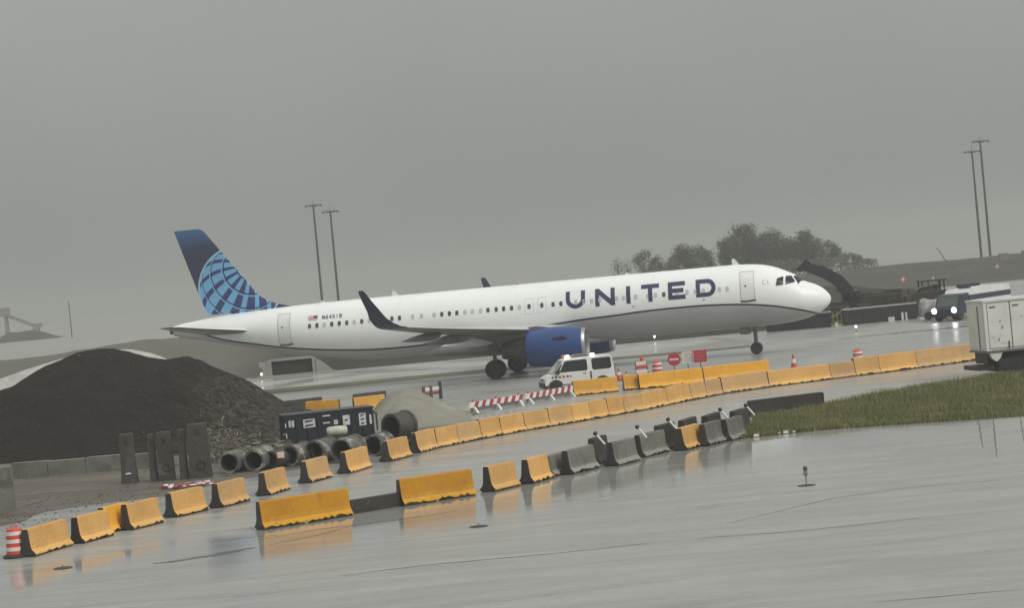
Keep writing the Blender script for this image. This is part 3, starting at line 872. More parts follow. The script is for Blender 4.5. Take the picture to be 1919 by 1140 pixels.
gear('main_gear', -21.65, -3.8, 3.0, MT, MR, .61, .46, [(-21.95, -21.35, -4.12, -4.06, 1.5, 2.6)])
gear('main_gear', -21.65, 3.8, 3.0, MT, MR, .61, .46, [(-21.95, -21.35, 4.06, 4.12, 1.5, 2.6)])
gear('nose_gear', -5.07, 0, 2.0, NT, NR, .385, .25, [(-6.0, -5.4, -.46, -.42, 1.35, 1.85), (-6.0, -5.4, .42, .46, 1.35, 1.85)])
# ---- antennas, beacon
for x_, h_ in ((-5.95, .42), (-28.8, .34), (-33.8, .14), (-13.0, .12)):
    T_ = prof(x_)[0]
    a_ = MB(); a_.prism([(x_ + .28, T_ - .05), (x_ - .22, T_ - .05), (x_ - .22, T_ + h_ * .92), (x_ - .05, T_ + h_)], -.025, .025)
    obj('antenna', a_, AIR, mats=M_WHITE)
mb = MB(); mb.lathe([(.08, 0), (.07, .03), (.04, .06), (.001, .065)], 'z', (-20.5, 0, 5.915), 14)
obj('beacon', mb, AIR, mats=mat('red_beacon_lens', (0.4, 0.03, 0.03), coord='Object', rough=.2), smooth=True)

# ================================================================== CONCRETE BARRIERS
def paint_mat(name, c1, c2, worn, jit=.1, toe_lit=None):
    """painted concrete: wet streaks, chips and worn patches"""
    mt, t, b = base_mat(name)
    vec = coords(t, 'World')
    a = tex_noise(t, vec, 1.1, 5, 0.65)
    s = tex_noise(t, vec, 2.2, 4, 0.6, stretch=(1.6, 1.6, 0.3))
    f = tex_noise(t, vec, 14, 4, 0.7)
    c = mixc(t, a.step(0.35, 0.65), c1, c2)
    c = mixc(t, s.step(0.52, 0.78, 0, 0.55), c, worn)
    c = mixc(t, f.step(0.62, 0.72, 0, 0.7), c, tuple(x * 0.55 for x in worn))
    if toe_lit:      # light catching the splayed foot is painted in as a brighter tone
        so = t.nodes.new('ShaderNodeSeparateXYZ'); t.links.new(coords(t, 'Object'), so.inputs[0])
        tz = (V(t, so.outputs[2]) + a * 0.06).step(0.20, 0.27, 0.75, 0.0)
        c = mixc(t, tz, c, toe_lit)
    ch = tex_noise(t, vec, 3.2, 6, 0.75)
    c = mixc(t, ch.step(0.60, 0.66, 0, 0.55), c, tuple(min(.6, x * 0.6 + 0.16) for x in worn))
    oi = t.nodes.new('ShaderNodeObjectInfo'); rr0 = V(t, oi.outputs['Random'])
    age = (rr0 * 7.31).frac()                       # some blocks are more weathered than others
    grey = sum(worn) / 3
    c = mixc(t, age.step(0.35, 1.0, 0, 0.5) * a.step(0.3, 0.6, 0.4, 1.0), c, tuple(x * 0.55 + grey * 0.45 for x in worn))
    splash = tex_noise(t, vec, 5.0, 5, 0.7)
    c = mixc(t, splash.step(0.6, 0.7, 0, 0.5), c, tuple(x * 0.45 for x in worn))
    r = rr0 * (2 * jit) + (1 - jit)
    vm = t.nodes.new('ShaderNodeVectorMath'); vm.operation = 'SCALE'
    t.links.new(c, vm.inputs[0]); t.links.new(r.s, vm.inputs['Scale'])
    t.links.new(vm.outputs[0], b.inputs['Base Color'])
    b.inputs['IOR'].default_value = 1.33
    rr = s.step(0.4, 0.7, 0.4, 0.7); t.links.new(rr.s, b.inputs['Roughness'])
    add_bump(t, b, f + a * 2.0, 0.012)
    return mt
M_TAN = paint_mat('faded_tan_barrier_paint', (0.61, 0.35, 0.115), (0.54, 0.30, 0.09), (0.39, 0.25, 0.11), toe_lit=(0.70, 0.42, 0.13))
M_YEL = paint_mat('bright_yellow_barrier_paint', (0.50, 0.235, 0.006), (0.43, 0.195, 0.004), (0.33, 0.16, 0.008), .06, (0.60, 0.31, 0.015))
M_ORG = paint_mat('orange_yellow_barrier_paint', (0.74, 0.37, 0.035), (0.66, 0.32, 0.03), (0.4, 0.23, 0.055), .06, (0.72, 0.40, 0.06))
M_GRY = paint_mat('bare_grey_barrier_concrete', (0.18, 0.172, 0.152), (0.13, 0.124, 0.11), (0.085, 0.08, 0.07), toe_lit=(0.30, 0.29, 0.26))
M_DRK = paint_mat('dark_wet_barrier_concrete', (0.05, 0.045, 0.04), (0.036, 0.032, 0.029), (0.027, 0.024, 0.022))
M_END = mat('shaded_wet_barrier_end', (0.05, 0.044, 0.04), (0.032, 0.029, 0.027), scale=2.5, rough=0.35, rough2=0.6, bump=0.01, bscale=20)  # bare wet ends; shade away from the sun is darkened into the tone
M_FOOT = mat('wet_black_barrier_foot', (0.02, 0.018, 0.016), (0.035, 0.03, 0.027), scale=6, rough=0.4)

def barrier_mesh(L, seed, paint, H=0.81, end=None):
    rnd = random.Random(seed)
    sc = H / 0.81
    prof_ = [(-.295, .05), (-.30, .09), (-.245, .135), (-.185, .21 * sc), (-.155, .32 * sc), (-.105, H - .03), (-.085, H), (.085, H), (.105, H - .03), (.155, .32 * sc), (.185, .21 * sc), (.245, .135), (.30, .09), (.295, .05)]
    n = max(6, int(L / 0.11)); rings = []
    for i in range(n + 1):
        x = -L / 2 + L * i / n; ring = []
        for k, (y, z) in enumerate(prof_):
            e = 0.010 if k in (0, 13) else 0.005
            zz = z + rnd.uniform(-e, e)
            if k in (0, 13): zz = .05 + (rnd.uniform(0.02, .075) if rnd.random() < .45 else 0) * (1 if 0 < i < n else 0)
            if k in (1, 12): zz = max(zz, ring[0][2] + .02 if k == 1 else .09)
            if k in (2, 11): zz = max(zz, ring[1][2] + .02 if k == 2 else .13)
            if k in (5, 6, 7, 8) and i in (0, n): zz -= rnd.uniform(0, .02)
            ring.append((x + rnd.uniform(-.004, .004), y + rnd.uniform(-.005, .005), zz))
        rings.append(ring)
    mb = MB(); m_ = len(prof_)
    mb.loft(rings, 0, True, False)
    mb.add(rings[0], [tuple(reversed(range(m_)))], 1); mb.add(rings[-1], [tuple(range(m_))], 1)
    # feet between drain slots
    cuts = [-L / 2 + .03, -L * .18, -L * .06, L * .10, L * .22, L / 2 - .03]
    for a, c_ in ((cuts[0], cuts[1] - .1), (cuts[1] + .06, cuts[2] + .02), (cuts[3] - .03, cuts[3] + .06), (cuts[4], cuts[5])):
        if c_ - a > .05: mb.box(a, c_, -.262, .262, 0, .115, 2)
    return mb.mesh('concrete_barrier', [paint, end or M_END, M_FOOT], False)
BN = 0
def barrier(p, q, paint, label, group, H=0.81, tilt=None, back=0.30):
    """p, q: the foot of the face towards the camera, near end and far end"""
    global BN
    BN += 1
    rnd = random.Random(BN * 7)
    p, q = Vector(p), Vector(q); d_ = q - p; L = d_.length; d_.normalize(); nr = Vector((-d_.y, d_.x))
    c_ = (p + q) / 2 + nr * back
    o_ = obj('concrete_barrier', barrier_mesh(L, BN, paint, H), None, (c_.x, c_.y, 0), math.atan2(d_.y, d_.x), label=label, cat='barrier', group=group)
    o_.rotation_euler[0] = R(rnd.uniform(-.6, .6))
    return o_
ORD = ['first', 'second', 'third', 'fourth', 'fifth', 'sixth', 'seventh', 'eighth', 'ninth', 'tenth', 'eleventh', 'twelfth', 'thirteenth', 'fourteenth', 'fifteenth', 'sixteenth', 'seventeenth', 'eighteenth', 'nineteenth', 'twentieth', 'twenty-first', 'twenty-second']
# left row, from the striped drum towards the pipes
LEFT = [((-14.3, 65.13), (-13.62, 67.32)), ((-13.33, 67.5), (-12.70, 69.10)), ((-12.3, 70.15), (-11.58, 71.75)), ((-11.35, 72.95), (-10.52, 74.5)), ((-10.08, 74.8), (-9.38, 76.5)),
        ((-8.83, 77.7), (-8.30, 79.5)), ((-7.7, 81.1), (-7.07, 82.83)), ((-6.48, 83.7), (-5.80, 85.8)), ((-5.12, 87.4), (-4.42, 89.3))]
for i, (p, q) in enumerate(LEFT):
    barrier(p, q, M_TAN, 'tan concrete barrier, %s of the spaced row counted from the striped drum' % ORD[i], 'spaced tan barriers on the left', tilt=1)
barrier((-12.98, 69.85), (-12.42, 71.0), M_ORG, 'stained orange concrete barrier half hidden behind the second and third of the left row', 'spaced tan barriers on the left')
# two bright yellow ones in front
barrier((-7.84, 66.54), (-5.35, 68.41), M_YEL, 'bright yellow concrete barrier nearest the camera, with dark gap on its right', 'bright yellow barriers', H=.84)
barrier((-3.86, 69.72), (-1.65, 71.13), M_YEL, 'bright yellow concrete barrier mirrored in water, beside two tan ones', 'bright yellow barriers', H=.84)
obj('dark_slab', MB().box(-.95, .95, -.14, .14, 0, .42), None, (-4.75, 69.55, 0), R(36), mats=M_DRK, label='low dark wet slab in the gap between two bright yellow barriers', cat='slab')
# right row
GR = 'barriers in the row on the right'
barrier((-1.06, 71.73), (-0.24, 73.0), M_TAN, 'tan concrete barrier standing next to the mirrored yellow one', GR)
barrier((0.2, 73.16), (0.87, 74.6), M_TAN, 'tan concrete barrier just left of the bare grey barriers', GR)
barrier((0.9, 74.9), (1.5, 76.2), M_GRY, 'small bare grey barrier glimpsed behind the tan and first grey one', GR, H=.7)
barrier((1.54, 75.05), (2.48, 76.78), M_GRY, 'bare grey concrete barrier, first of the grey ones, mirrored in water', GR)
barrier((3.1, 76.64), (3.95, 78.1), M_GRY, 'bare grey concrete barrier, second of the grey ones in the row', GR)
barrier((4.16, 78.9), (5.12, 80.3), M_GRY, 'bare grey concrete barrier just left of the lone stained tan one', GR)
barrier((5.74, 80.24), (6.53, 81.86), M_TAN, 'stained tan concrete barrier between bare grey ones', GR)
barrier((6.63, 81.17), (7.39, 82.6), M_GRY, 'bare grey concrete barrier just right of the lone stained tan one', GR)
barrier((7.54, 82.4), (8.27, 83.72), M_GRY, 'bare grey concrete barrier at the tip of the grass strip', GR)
GB = 'dark barriers behind the grey row'
for k, (p, q, w_) in enumerate([((2.55, 77.9), (3.05, 79.2), 'first'), ((5.0, 80.9), (5.65, 82.2), 'second'), ((6.0, 82.4), (6.6, 84.0), 'third'), ((6.95, 83.6), (7.6, 85.2), 'fourth'), ((8.1, 84.7), (8.75, 86.2), 'fifth')]):
    barrier(p, q, M_DRK, 'dark wet concrete barrier peeping over the grey row, %s from the left' % w_, GB, H=.92)
obj('dark_slab', MB().prism([(-1.75, 0), (1.7, 0), (1.7, .64), (1.64, .68), (-1.72, .68), (-1.75, .63)], -.16, .16), None, (10.95, 93.9, 0), R(22), mats=M_DRK, label='long dark wet concrete slab standing at the left end of the grass strip', cat='slab')

# the long tan wall that curves away to the white truck body
WALL = [(-4.15, 90.3), (-3.45, 92.1), (-2.60, 93.4), (-1.67, 94.75), (-0.84, 95.9), (0.17, 97.2), (1.25, 98.3), (2.3, 99.45), (3.12, 100.37), (3.95, 101.35), (4.72, 102.25), (5.6, 103.25), (6.9, 105.3), (8.15, 107.1), (9.0, 108.4), (9.85, 109.6),
        (12.3, 111.5), (15.6, 113.2), (16.95, 113.9), (18.3, 114.6), (20.4, 115.8), (24.4, 118.2)]
for i, (p, q) in enumerate(zip(WALL, WALL[1:])):
    p, q = Vector(p), Vector(q); d_ = (q - p).normalized()
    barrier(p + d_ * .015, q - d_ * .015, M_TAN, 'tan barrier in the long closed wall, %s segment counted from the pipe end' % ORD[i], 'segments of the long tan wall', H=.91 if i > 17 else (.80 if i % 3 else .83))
# orange yellow barriers behind the wall
GO = 'orange yellow barriers behind the long wall'
barrier((2.86, 119.16), (5.22, 119.75), M_ORG, 'orange yellow concrete barrier hiding the rear wheel of the white van', GO)
barrier((5.54, 119.92), (6.29, 120.06), M_ORG, 'short orange yellow barrier end between two gaps by the van', GO)
barrier((6.36, 119.75), (9.8, 120.6), M_ORG, 'long orange yellow barrier below the round no entry sign', GO)
barrier((9.9, 120.95), (13.55, 122.1), M_ORG, 'orange yellow barrier right of the red sign, above the tan wall', GO)
barrier((-11.73, 123.16), (-9.89, 122.78), M_ORG, 'orange yellow barrier peeping over the dark blue container', GO)
barrier((-8.95, 122.75), (-7.3, 123.5), M_ORG, 'orange yellow barrier mostly buried by the pale sand heap', GO)
GD = 'far dark barriers by the sand heap'
barrier((-13.2, 127.4), (-11.15, 128.6), M_DRK, 'dark concrete barrier at the foot of the black earth heap', GD, H=.75)
barrier((-9.40, 129.1), (-7.6, 129.8), M_DRK, 'dark concrete barrier behind the buried orange one', GD, H=.7)

# white and black warning lamps on the grey row
def lamp(x, y, z, rz, lean, label):
    e = empty('barricade_lamp', (x, y, z), rz, label=label, cat='warning lamp', group='lamps on the grey barriers')
    M_ = Matrix.Rotation(lean, 4, 'Y')
    mb = MB(); mb.tube([M_ @ Vector((0, 0, -.32)), M_ @ Vector((0, 0, .10))], .036, 10)
    obj('handle', mb, e, mats=M_WHITE, smooth=True)
    mb = MB(); mb.lathe([(.03, .1), (.07, .12), (.08, .17), (.06, .23), (.001, .25)], 'z', n=14)
    h_ = obj('lamp_head', mb, e, mats=M_FOOT, smooth=True); h_.matrix_local = M_
    return e
for k, (x, y, w_) in enumerate([(2.62, 77.2, 'right end of the first bare grey barrier'), (4.12, 78.4, 'right end of the second bare grey barrier'), (5.35, 80.6, 'barrier just left of the lone stained tan one'), (7.45, 83.2, 'barrier just right of the lone stained tan one'), (8.5, 84.2, 'barrier at the tip of the grass')]):
    lamp(x - .1, y, 1.0, 0, R(-36), 'white handled black lamp leaning on the %s' % w_)

# ================================================================== DRUMS, CONES, SIGNS
M_DORG = mat('orange_drum_plastic', (0.62, 0.075, 0.03), (0.52, 0.06, 0.03), scale=3, rough=0.35)
M_DWHT = mat('white_reflective_band', (0.74, 0.72, 0.70), (0.6, 0.58, 0.56), scale=5, rough=0.4)
M_RUB = mat('black_rubber_base', (0.02, 0.02, 0.02), (0.04, 0.035, 0.03), scale=5, rough=0.6)
def drum(x, y, label, z=0, s=1.0):
    e = empty('traffic_drum', (x, y, z), .3, label=label, cat='traffic drum', group='striped traffic drums')
    b_ = MB(); b_.lathe([(.30, .08), (.285, .30), (.27, .55), (.255, .80), (.235, .88), (.15, .92), (.001, .93)], 'z', n=24)
    obj('drum_body', b_, e, mats=M_DORG, smooth=True)
    for z0, r0 in ((.22, .294), (.46, .280), (.70, .266)):
        w_ = MB(); w_.lathe([(r0, z0), (r0 - .008, z0 + .12)], 'z', n=24); obj('reflective_band', w_, e, mats=M_DWHT, smooth=True)
    bs_ = MB(); bs_.lathe([(.001, 0), (.40, 0), (.41, .05), (.36, .10), (.28, .12)], 'z', n=24); obj('drum_base', bs_, e, mats=M_RUB, smooth=True)
    hd = MB(); hd.tube([(-.1, 0, .9), (-.07, 0, .99), (.07, 0, .99), (.1, 0, .9)], .018, 8); obj('handle', hd, e, mats=M_DORG)
    e.scale = (s, s, s)
    return e
drum(-14.95, 65.5, 'orange and white striped drum beside the nearest barrier of the left row', s=.93)
drum(7.95, 130.0, 'orange and white striped drum left of the round no entry sign', s=1.05)
drum(18.35, 122.5, 'striped drum top showing over the long wall right of the nose wheel')
drum(28.2, 196, 'faded orange drum under the curved black digger arm')
M_CONE = mat('red_orange_cone_plastic', (0.55, 0.08, 0.035), (0.45, 0.06, 0.03), scale=3, rough=0.4)
def cone(x, y, label, h=.75):
    e = empty('traffic_cone', (x, y, 0), 0.2, label=label, cat='traffic cone', group='orange traffic cones')
    b_ = MB(); b_.lathe([(.2, .03), (.04, h), (.001, h + .01)], 'z', n=18); obj('cone_body', b_, e, mats=M_CONE, smooth=True)
    w_ = MB(); w_.lathe([(.132, h * .48), (.093, h * .72)], 'z', n=18); obj('reflective_band', w_, e, mats=M_DWHT, smooth=True)
    obj('cone_base', MB().box(-.24, .24, -.24, .24, 0, .04), e, mats=M_RUB)
    return e
cone(15.0, 123.6, 'small red cone peeping over the long wall below the nose', .95)
cone(5.75, 130.5, 'red orange cone close behind the rear of the white van', .7)
cone(6.15, 129.6, 'red orange cone between the van and the striped trestle', .55)

M_POST = mat('galvanised_post', (0.2, 0.2, 0.2), (0.14, 0.14, 0.14), scale=8, rough=0.45, metal=.4)
M_SRED = mat('red_sign_sheet', (0.42, 0.045, 0.06), (0.35, 0.04, 0.055), scale=6, rough=0.4)
M_SWHT = mat('white_sign_sheet', (0.62, 0.60, 0.57), (0.54, 0.52, 0.49), scale=6, rough=0.4)
def sign_base(x, y, label, htop):
    e = empty('road_sign', (x, y, 0), 0.05, label=label, cat='road sign', group='signs behind the orange barriers')
    obj('post', MB().tube([(0, .02, 0), (0, .02, htop)], .03, 8), e, mats=M_POST)
    obj('sign_foot', MB().box(-.3, .3, -.2, .2, 0, .06), e, mats=M_RUB)
    return e
e = sign_base(8.68, 126, 'round red no entry sign with a white bar on a post', 1.45)
b = MB(); b.lathe([(.001, -.015), (.37, -.015), (.37, .015), (.001, .015)], 'y', (0, -.02, 1.14), 32); f_ = obj('sign_face', b, e, mats=M_SRED)
obj('white_bar', MB().box(-.26, .26, -.05, -.038, 1.09, 1.19), f_, mats=M_SWHT)
e = sign_base(9.45, 126.2, 'pale square sign between the round and the red signs', 1.5)
f_ = obj('sign_face', MB().box(-.31, .31, -.035, -.01, .86, 1.50), e, mats=M_SWHT)
for k, (a, c_) in enumerate(((-.16, .18), (-.2, .05), (-.1, .2), (-.18, .12))):
    obj('faint_text_line', MB().box(a, c_, -.042, -.036, 1.36 - .12 * k, 1.40 - .12 * k), f_, mats=mat('faint_sign_ink', (0.4, 0.3, 0.28)))
e = sign_base(10.15, 126.1, 'square dark red sign on a post, rightmost of the three signs', 1.52)
f_ = obj('sign_face', MB().box(-.36, .36, -.035, -.01, .84, 1.52), e, mats=M_SRED)
for k, (a, c_) in enumerate(((-.24, .22), (-.2, .26), (-.26, .1))):
    obj('faint_text_line', MB().box(a, c_, -.042, -.036, 1.33 - .17 * k, 1.39 - .17 * k), f_, mats=mat('faded_red_ink', (0.46, 0.14, 0.14)))
# striped trestle with orange panels behind the van
e = empty('striped_trestle', (7.0, 129.0, 0), .1, label='orange and white striped trestle barricade between van and drum', cat='barricade')
for s_ in (-.4, .4):
    obj('leg', MB().tube([(s_, -.25, 0), (s_ * .75, 0, 1.1)], .03, 6), e, mats=M_POST); obj('leg', MB().tube([(s_, .25, 0), (s_ * .75, 0, 1.1)], .03, 6), e, mats=M_POST)
for k in range(4): obj('panel', MB().box(-.48 + .06 * k, .48 - .06 * k, -.2 + .05 * k, -.17 + .05 * k, .16 + k * .24, .34 + k * .24), e, mats=M_DORG if k % 2 == 0 else M_DWHT)
obj('warning_lamp', MB().lathe([(.001, 1.08), (.1, 1.1), (.12, 1.2), (.06, 1.32), (.001, 1.33)], 'z', (.05, 0, 0), 14), e, mats=M_DORG, smooth=True)

# low red and white aviation barricades
M_BRED = mat('barricade_red', (0.38, 0.06, 0.06), (0.30, 0.05, 0.05), scale=4, rough=0.35)
def low_barricade(p, q, label):
    p, q = Vector(p), Vector(q); L = (q - p).length; a = math.atan2(q.y - p.y, q.x - p.x)
    e = empty('low_barricade', (*((p + q) / 2), 0), a, label=label, cat='barricade', group='low red and white barricades')
    n = int(L / .28)
    for k in range(n):
        x0 = -L / 2 + L * k / n; x1 = x0 + L / n
        b_ = MB(); b_.prism([(x0 - .08, .28), (x1 - .08, .28), (x1 + .08, .56), (x0 + .08, .56)], -.07, .07)
        obj('red_stripe' if k % 2 else 'white_stripe', b_, e, mats=M_BRED if k % 2 else M_DWHT)
    for x in (-L / 2 + .25, 0, L / 2 - .25):
        obj('foot', MB().prism([(-.32, 0), (.32, 0), (.1, .3), (-.1, .3)], x - .07, x + .07, plane='yz'), e, mats=M_DWHT)
        lm = MB(); lm.lathe([(.05, .55), (.055, .62), (.03, .67), (.001, .68)], 'z', (x, 0, 0), 12); obj('marker_lamp', lm, e, mats=M_SRED, smooth=True)
    obj('skirt', MB().box(-L / 2 + .1, L / 2 - .1, -.03, .03, .1, .28), e, mats=M_POST)
    return e
low_barricade((-2.55, 112.6), (0.05, 115.6), 'low red and white striped barricade on the left, nearer the sand heap')
low_barricade((0.25, 115.9), (2.75, 119.4), 'low red and white striped barricade in front of the van')
# rusty bollard pair beyond the sand heap
e = empty('rusty_barricade', (-4.95, 128.6, 0), .5, label='rusty and white frame barricade beyond the sand heap', cat='barricade')
M_RUST = mat('rust_red_steel', (0.16, 0.06, 0.04), (0.09, 0.045, 0.035), scale=5, rough=0.6)
for x in (-.55, -.1, .5): obj('post', MB().box(x - .07, x + .07, -.07, .07, 0, .98 if x > 0 else .8), e, mats=M_RUST if x < 0 else M_DRK)
obj('rail', MB().box(-.5, .45, -.03, .03, .55, .72), e, mats=M_DWHT); obj('rail', MB().box(-.9, .45, -.03, .03, .3, .45), e, mats=M_RUST)

# airfield edge lights on dark plates
M_ALU = mat('weathered_aluminium', (0.36, 0.36, 0.36), (0.22, 0.22, 0.22), scale=10, rough=.4, metal=.5)
def edge_light(x, y, label, tall=True):
    e = empty('edge_light', (x, y, 0), 0, label=label, cat='airfield light', group='airfield edge lights')
    p_ = MB(); p_.lathe([(.001, .02), (.24, .02), (.27, .005), (.27, 0)], 'z', n=20); obj('base_plate', p_, e, mats=M_RUB, smooth=True)
    s_ = MB(); s_.tube([(0, 0, .02), (0, 0, .30 if tall else .1)], .022, 8); obj('stem', s_, e, mats=M_ALU)
    if tall:
        h_ = MB(); h_.lathe([(.02, .28), (.07, .32), (.075, .36), (.05, .38), (.06, .40), (.065, .46)], 'z', n=16); obj('lamp_housing', h_, e, mats=M_ALU, smooth=True)
        d_ = MB(); d_.lathe([(.06, .46), (.062, .52), (.03, .56), (.001, .57)], 'z', n=16); obj('lens', d_, e, mats=mat('dark_blue_lens', (.03, .04, .08), rough=.15), smooth=True)
    return e
edge_light(7.95, 65.07, 'airfield edge light on a dark plate alone on the open apron')
edge_light(-1.48, 62.35, 'flat dark light plate in front of the mirrored yellow barrier', False)
edge_light(-12.83, 61.61, 'flat dark light plate in front of the left row', False)
M_LITW = emit('lit_white_edge_lamp', (1.0, 0.93, 0.82), 4.0)
for x, y, w_ in ((11.3, 184.6, 'under the airliner belly'), (25.0, 166.5, 'on the taxiway right of the nose wheel'), (-20.5, 181.5, 'by the pipe headwall behind the airliner')):
    e = empty('edge_light', (x, y, 0), 0, label='small lit white taxiway light %s' % w_, cat='airfield light', group='lit taxiway lights')
    obj('stem', MB().tube([(0, 0, 0), (0, 0, .35)], .04, 8), e, mats=M_ALU)
    l_ = MB(); l_.lathe([(.04, .33), (.085, .40), (.075, .48), (.001, .52)], 'z', n=12); obj('lens', l_, e, mats=M_LITW, smooth=True)

# ================================================================== EARTH HEAPS AND SITE STUFF
def heap(name, ridge, yr, wf, wb, mt, label, cat, x0, x1, nx=150, ny=70, amp=.25, seed=1.0, z0=-.02):
    """heap with its crest at y = yr(x), heights from the ridge table"""
    mb = MB(); rings = []
    for j in range(ny):
        f = j / (ny - 1); ring = []
        for i in range(nx):
            x = x0 + (x1 - x0) * i / (nx - 1)
            h = max(0, smooth_table(ridge, x)); yc = yr(x)
            y = yc - wf + (wf + wb) * f
            d_ = (yc - y) / wf if y < yc else (y - yc) / wb
            s = max(0.0, 1 - d_ ** 1.25) if d_ < 1 else 0
            k = fbm(x, y, .45, 6, seed) * amp * (1 + .8 * sstep(-19, -15, x)) * min(1, h * .5) * min(1, s * 3)
            ring.append((x, y, h * s + k * (.35 + .65 * d_) + z0))
        rings.append(ring)
    mb.loft(rings, closed=False)
    return obj(name, mb, mats=mt, smooth=True, label=label, cat=cat)
M_PILE, t, bs = base_mat('black_brown_wet_earth')
vec = coords(t, 'World')
a1 = tex_noise(t, vec, 0.22, 5, 0.65); a2 = tex_noise(t, vec, 3.5, 6, 0.72); a3 = tex_noise(t, vec, 14, 4, 0.7)
c = mixc(t, a2.step(0.35, 0.7), (0.019, 0.016, 0.0135), (0.033, 0.028, 0.0235))
spx = t.nodes.new('ShaderNodeSeparateXYZ'); t.links.new(vec, spx.inputs[0])
mixr = (V(t, spx.outputs[0]) + a1 * 9.0).step(-13.2, -8.5) # grey rubble mixed in on the right-hand flank
c = mixc(t, mixr * a2.step(0.42, 0.66), c, (0.115, 0.105, 0.085))
c = mixc(t, a3.step(0.66, 0.75, 0, 0.55), c, (0.16, 0.15, 0.13))
t.links.new(c, bs.inputs['Base Color']); bs.inputs['Roughness'].default_value = 0.9; bs.inputs['IOR'].default_value = 1.2
add_bump(t, bs, a2 + a3 * .5, 0.12)
RID = [(-40, 0), (-34, 1.6), (-28, 2.9), (-24.7, 3.55), (-23.5, 4.18), (-22.0, 4.78), (-21.0, 4.98), (-20.4, 4.94), (-19.6, 4.62), (-18.6, 4.22), (-17.8, 4.1), (-17.1, 4.15), (-16.5, 3.9), (-15.65, 3.32), (-14.46, 2.6), (-13.27, 1.62), (-12.3, 1.0), (-11.5, .55), (-10.7, .2), (-9.6, 0), (-9, 0)]
def yr_(x): return lerp_table([(-26, 109), (-20.5, 115), (-11, 120)], x)
heap('earth_heap', RID, yr_, 15.5, 9, M_PILE, 'big heap of wet black brown earth on the left', 'earth heap', -40, -9.5, 200, 110, .42, 2.2)
M_PALE = mat('pale_crushed_stone', (0.50, 0.49, 0.46), (0.38, 0.37, 0.35), scale=1.2, rough=.8, bump=.08, bscale=6)
PRID = [(-40, 1.5), (-32, 2.9), (-28.4, 3.6), (-26.6, 4.03), (-24.5, 4.42), (-23, 4.56), (-22.2, 4.62), (-21.3, 4.58), (-20.3, 4.33), (-19.2, 3.85), (-18.5, 3.3), (-17, 2), (-13.5, 0)]
heap('stone_heap', PRID, lambda x: 124.5, 5.5, 8, M_PALE, 'pale crushed stone heap peeping out behind the black earth heap', 'stone heap', -40, -13.5, 110, 40, .08, 6.1)
M_SAND = mat('damp_greenish_sand', (0.245, 0.235, 0.19), (0.20, 0.19, 0.155), scale=.8, rough=.85, bump=.04, bscale=10, c3=(0.29, 0.28, 0.235))
SRID = [(-8.4, 0), (-7.9, .2), (-7.3, .75), (-6.8, 1.22), (-6.2, 1.5), (-5.7, 1.58), (-5.1, 1.46), (-4.4, 1.05), (-3.7, .62), (-3.0, .25), (-2.4, 0)]
heap('sand_heap', SRID, lambda x: 112, 6.5, 3.5, M_SAND, 'low heap of pale greenish sand behind the concrete pipes', 'sand heap', -8.5, -2.3, 90, 80, .24, 4.4)
# stones and clods on the black heap
M_CLOD = mat('pale_clod', (0.09, 0.082, 0.07), (0.06, 0.054, 0.046), scale=8, rough=.85, jit=.3)
rnd = random.Random(5)
mb = MB()
for i in range(900):
    x = rnd.uniform(-27, -11.0)
    if rnd.random() > sstep(-24, -14, x) * .9 + .1: continue
    yc = yr_(x); d_ = rnd.random() ** .7; y = yc - 15.5 * d_
    h = max(0, smooth_table(RID, x)) * max(0, 1 - d_ ** 1.25) + fbm(x, y, .45, 6, 2.2) * .42 * (1 + .8 * sstep(-19, -15, x)) * min(1, smooth_table(RID, x) * .5) * min(1, max(0, 1 - d_ ** 1.25) * 3) * (.35 + .65 * d_)
    if h < .05: continue
    r_ = rnd.uniform(.025, .09) * (1.6 if rnd.random() < .07 else 1)
    P = [Vector((rnd.uniform(.6, 1), 0, 0)), Vector((-rnd.uniform(.6, 1), .1, 0)), Vector((0, rnd.uniform(.6, 1), 0)), Vector((.1, -rnd.uniform(.6, 1), 0)), Vector((0, 0, rnd.uniform(.5, .9))), Vector((0, 0, -.6))]
    mb.add([(x + p.x * r_, y + p.y * r_, h + p.z * r_) for p in P], [(0, 2, 4), (2, 1, 4), (1, 3, 4), (3, 0, 4), (2, 0, 5), (1, 2, 5), (3, 1, 5), (0, 3, 5)])
obj('clods', mb, mats=M_CLOD, kind='stuff', label='pale stones and clods scattered on the black earth heap', cat='stones')
# rubble along the foot of the barriers and in the mud
mb = MB()
for i in range(520):
    if rnd.random() < .5: x, y = rnd.uniform(-19, -12.5), rnd.uniform(73, 86)
    else: x, y = rnd.uniform(-16, -5.5), rnd.uniform(87, 96)
    if x > -13 and y < 82 + (x + 13) * 1.5: continue
    r_ = rnd.uniform(.02, .075); P = [(1, 0, 0), (-.8, .2, 0), (0, .9, 0), (.1, -.9, 0), (0, 0, .7)]
    mb.add([(x + p[0] * r_, y + p[1] * r_, p[2] * r_) for p in P], [(0, 2, 4), (2, 1, 4), (1, 3, 4), (3, 0, 4)])
obj('rubble', mb, mats=M_CLOD, kind='stuff', label='small stones lying in the mud of the building site', cat='stones')

# low block wall in front of the heap
M_BLK = mat('weathered_block_concrete', (0.19, 0.185, 0.165), (0.13, 0.125, 0.11), scale=.9, rough=.7, bump=.03, bscale=9, c3=(.09, .085, .07), jit=.1)
e = empty('block_wall', (-19.7, 97.5, 0), R(-10), label='low wall of weathered concrete blocks along the foot of the black heap', cat='wall')
for k in range(5):
    x0 = -4.2 + k * 1.72
    obj('block', MB().box(x0, x0 + 1.69, -.3, .3, 0, .58 + .03 * (k % 2)), e, mats=M_BLK)
obj('concrete_block', MB().box(-1.5, .45, -.5, .5, 0, 1.62), None, (-18.85, 81.1, 0), .15, mats=M_BLK, label='tall grey concrete block cut by the left picture edge', cat='concrete block')

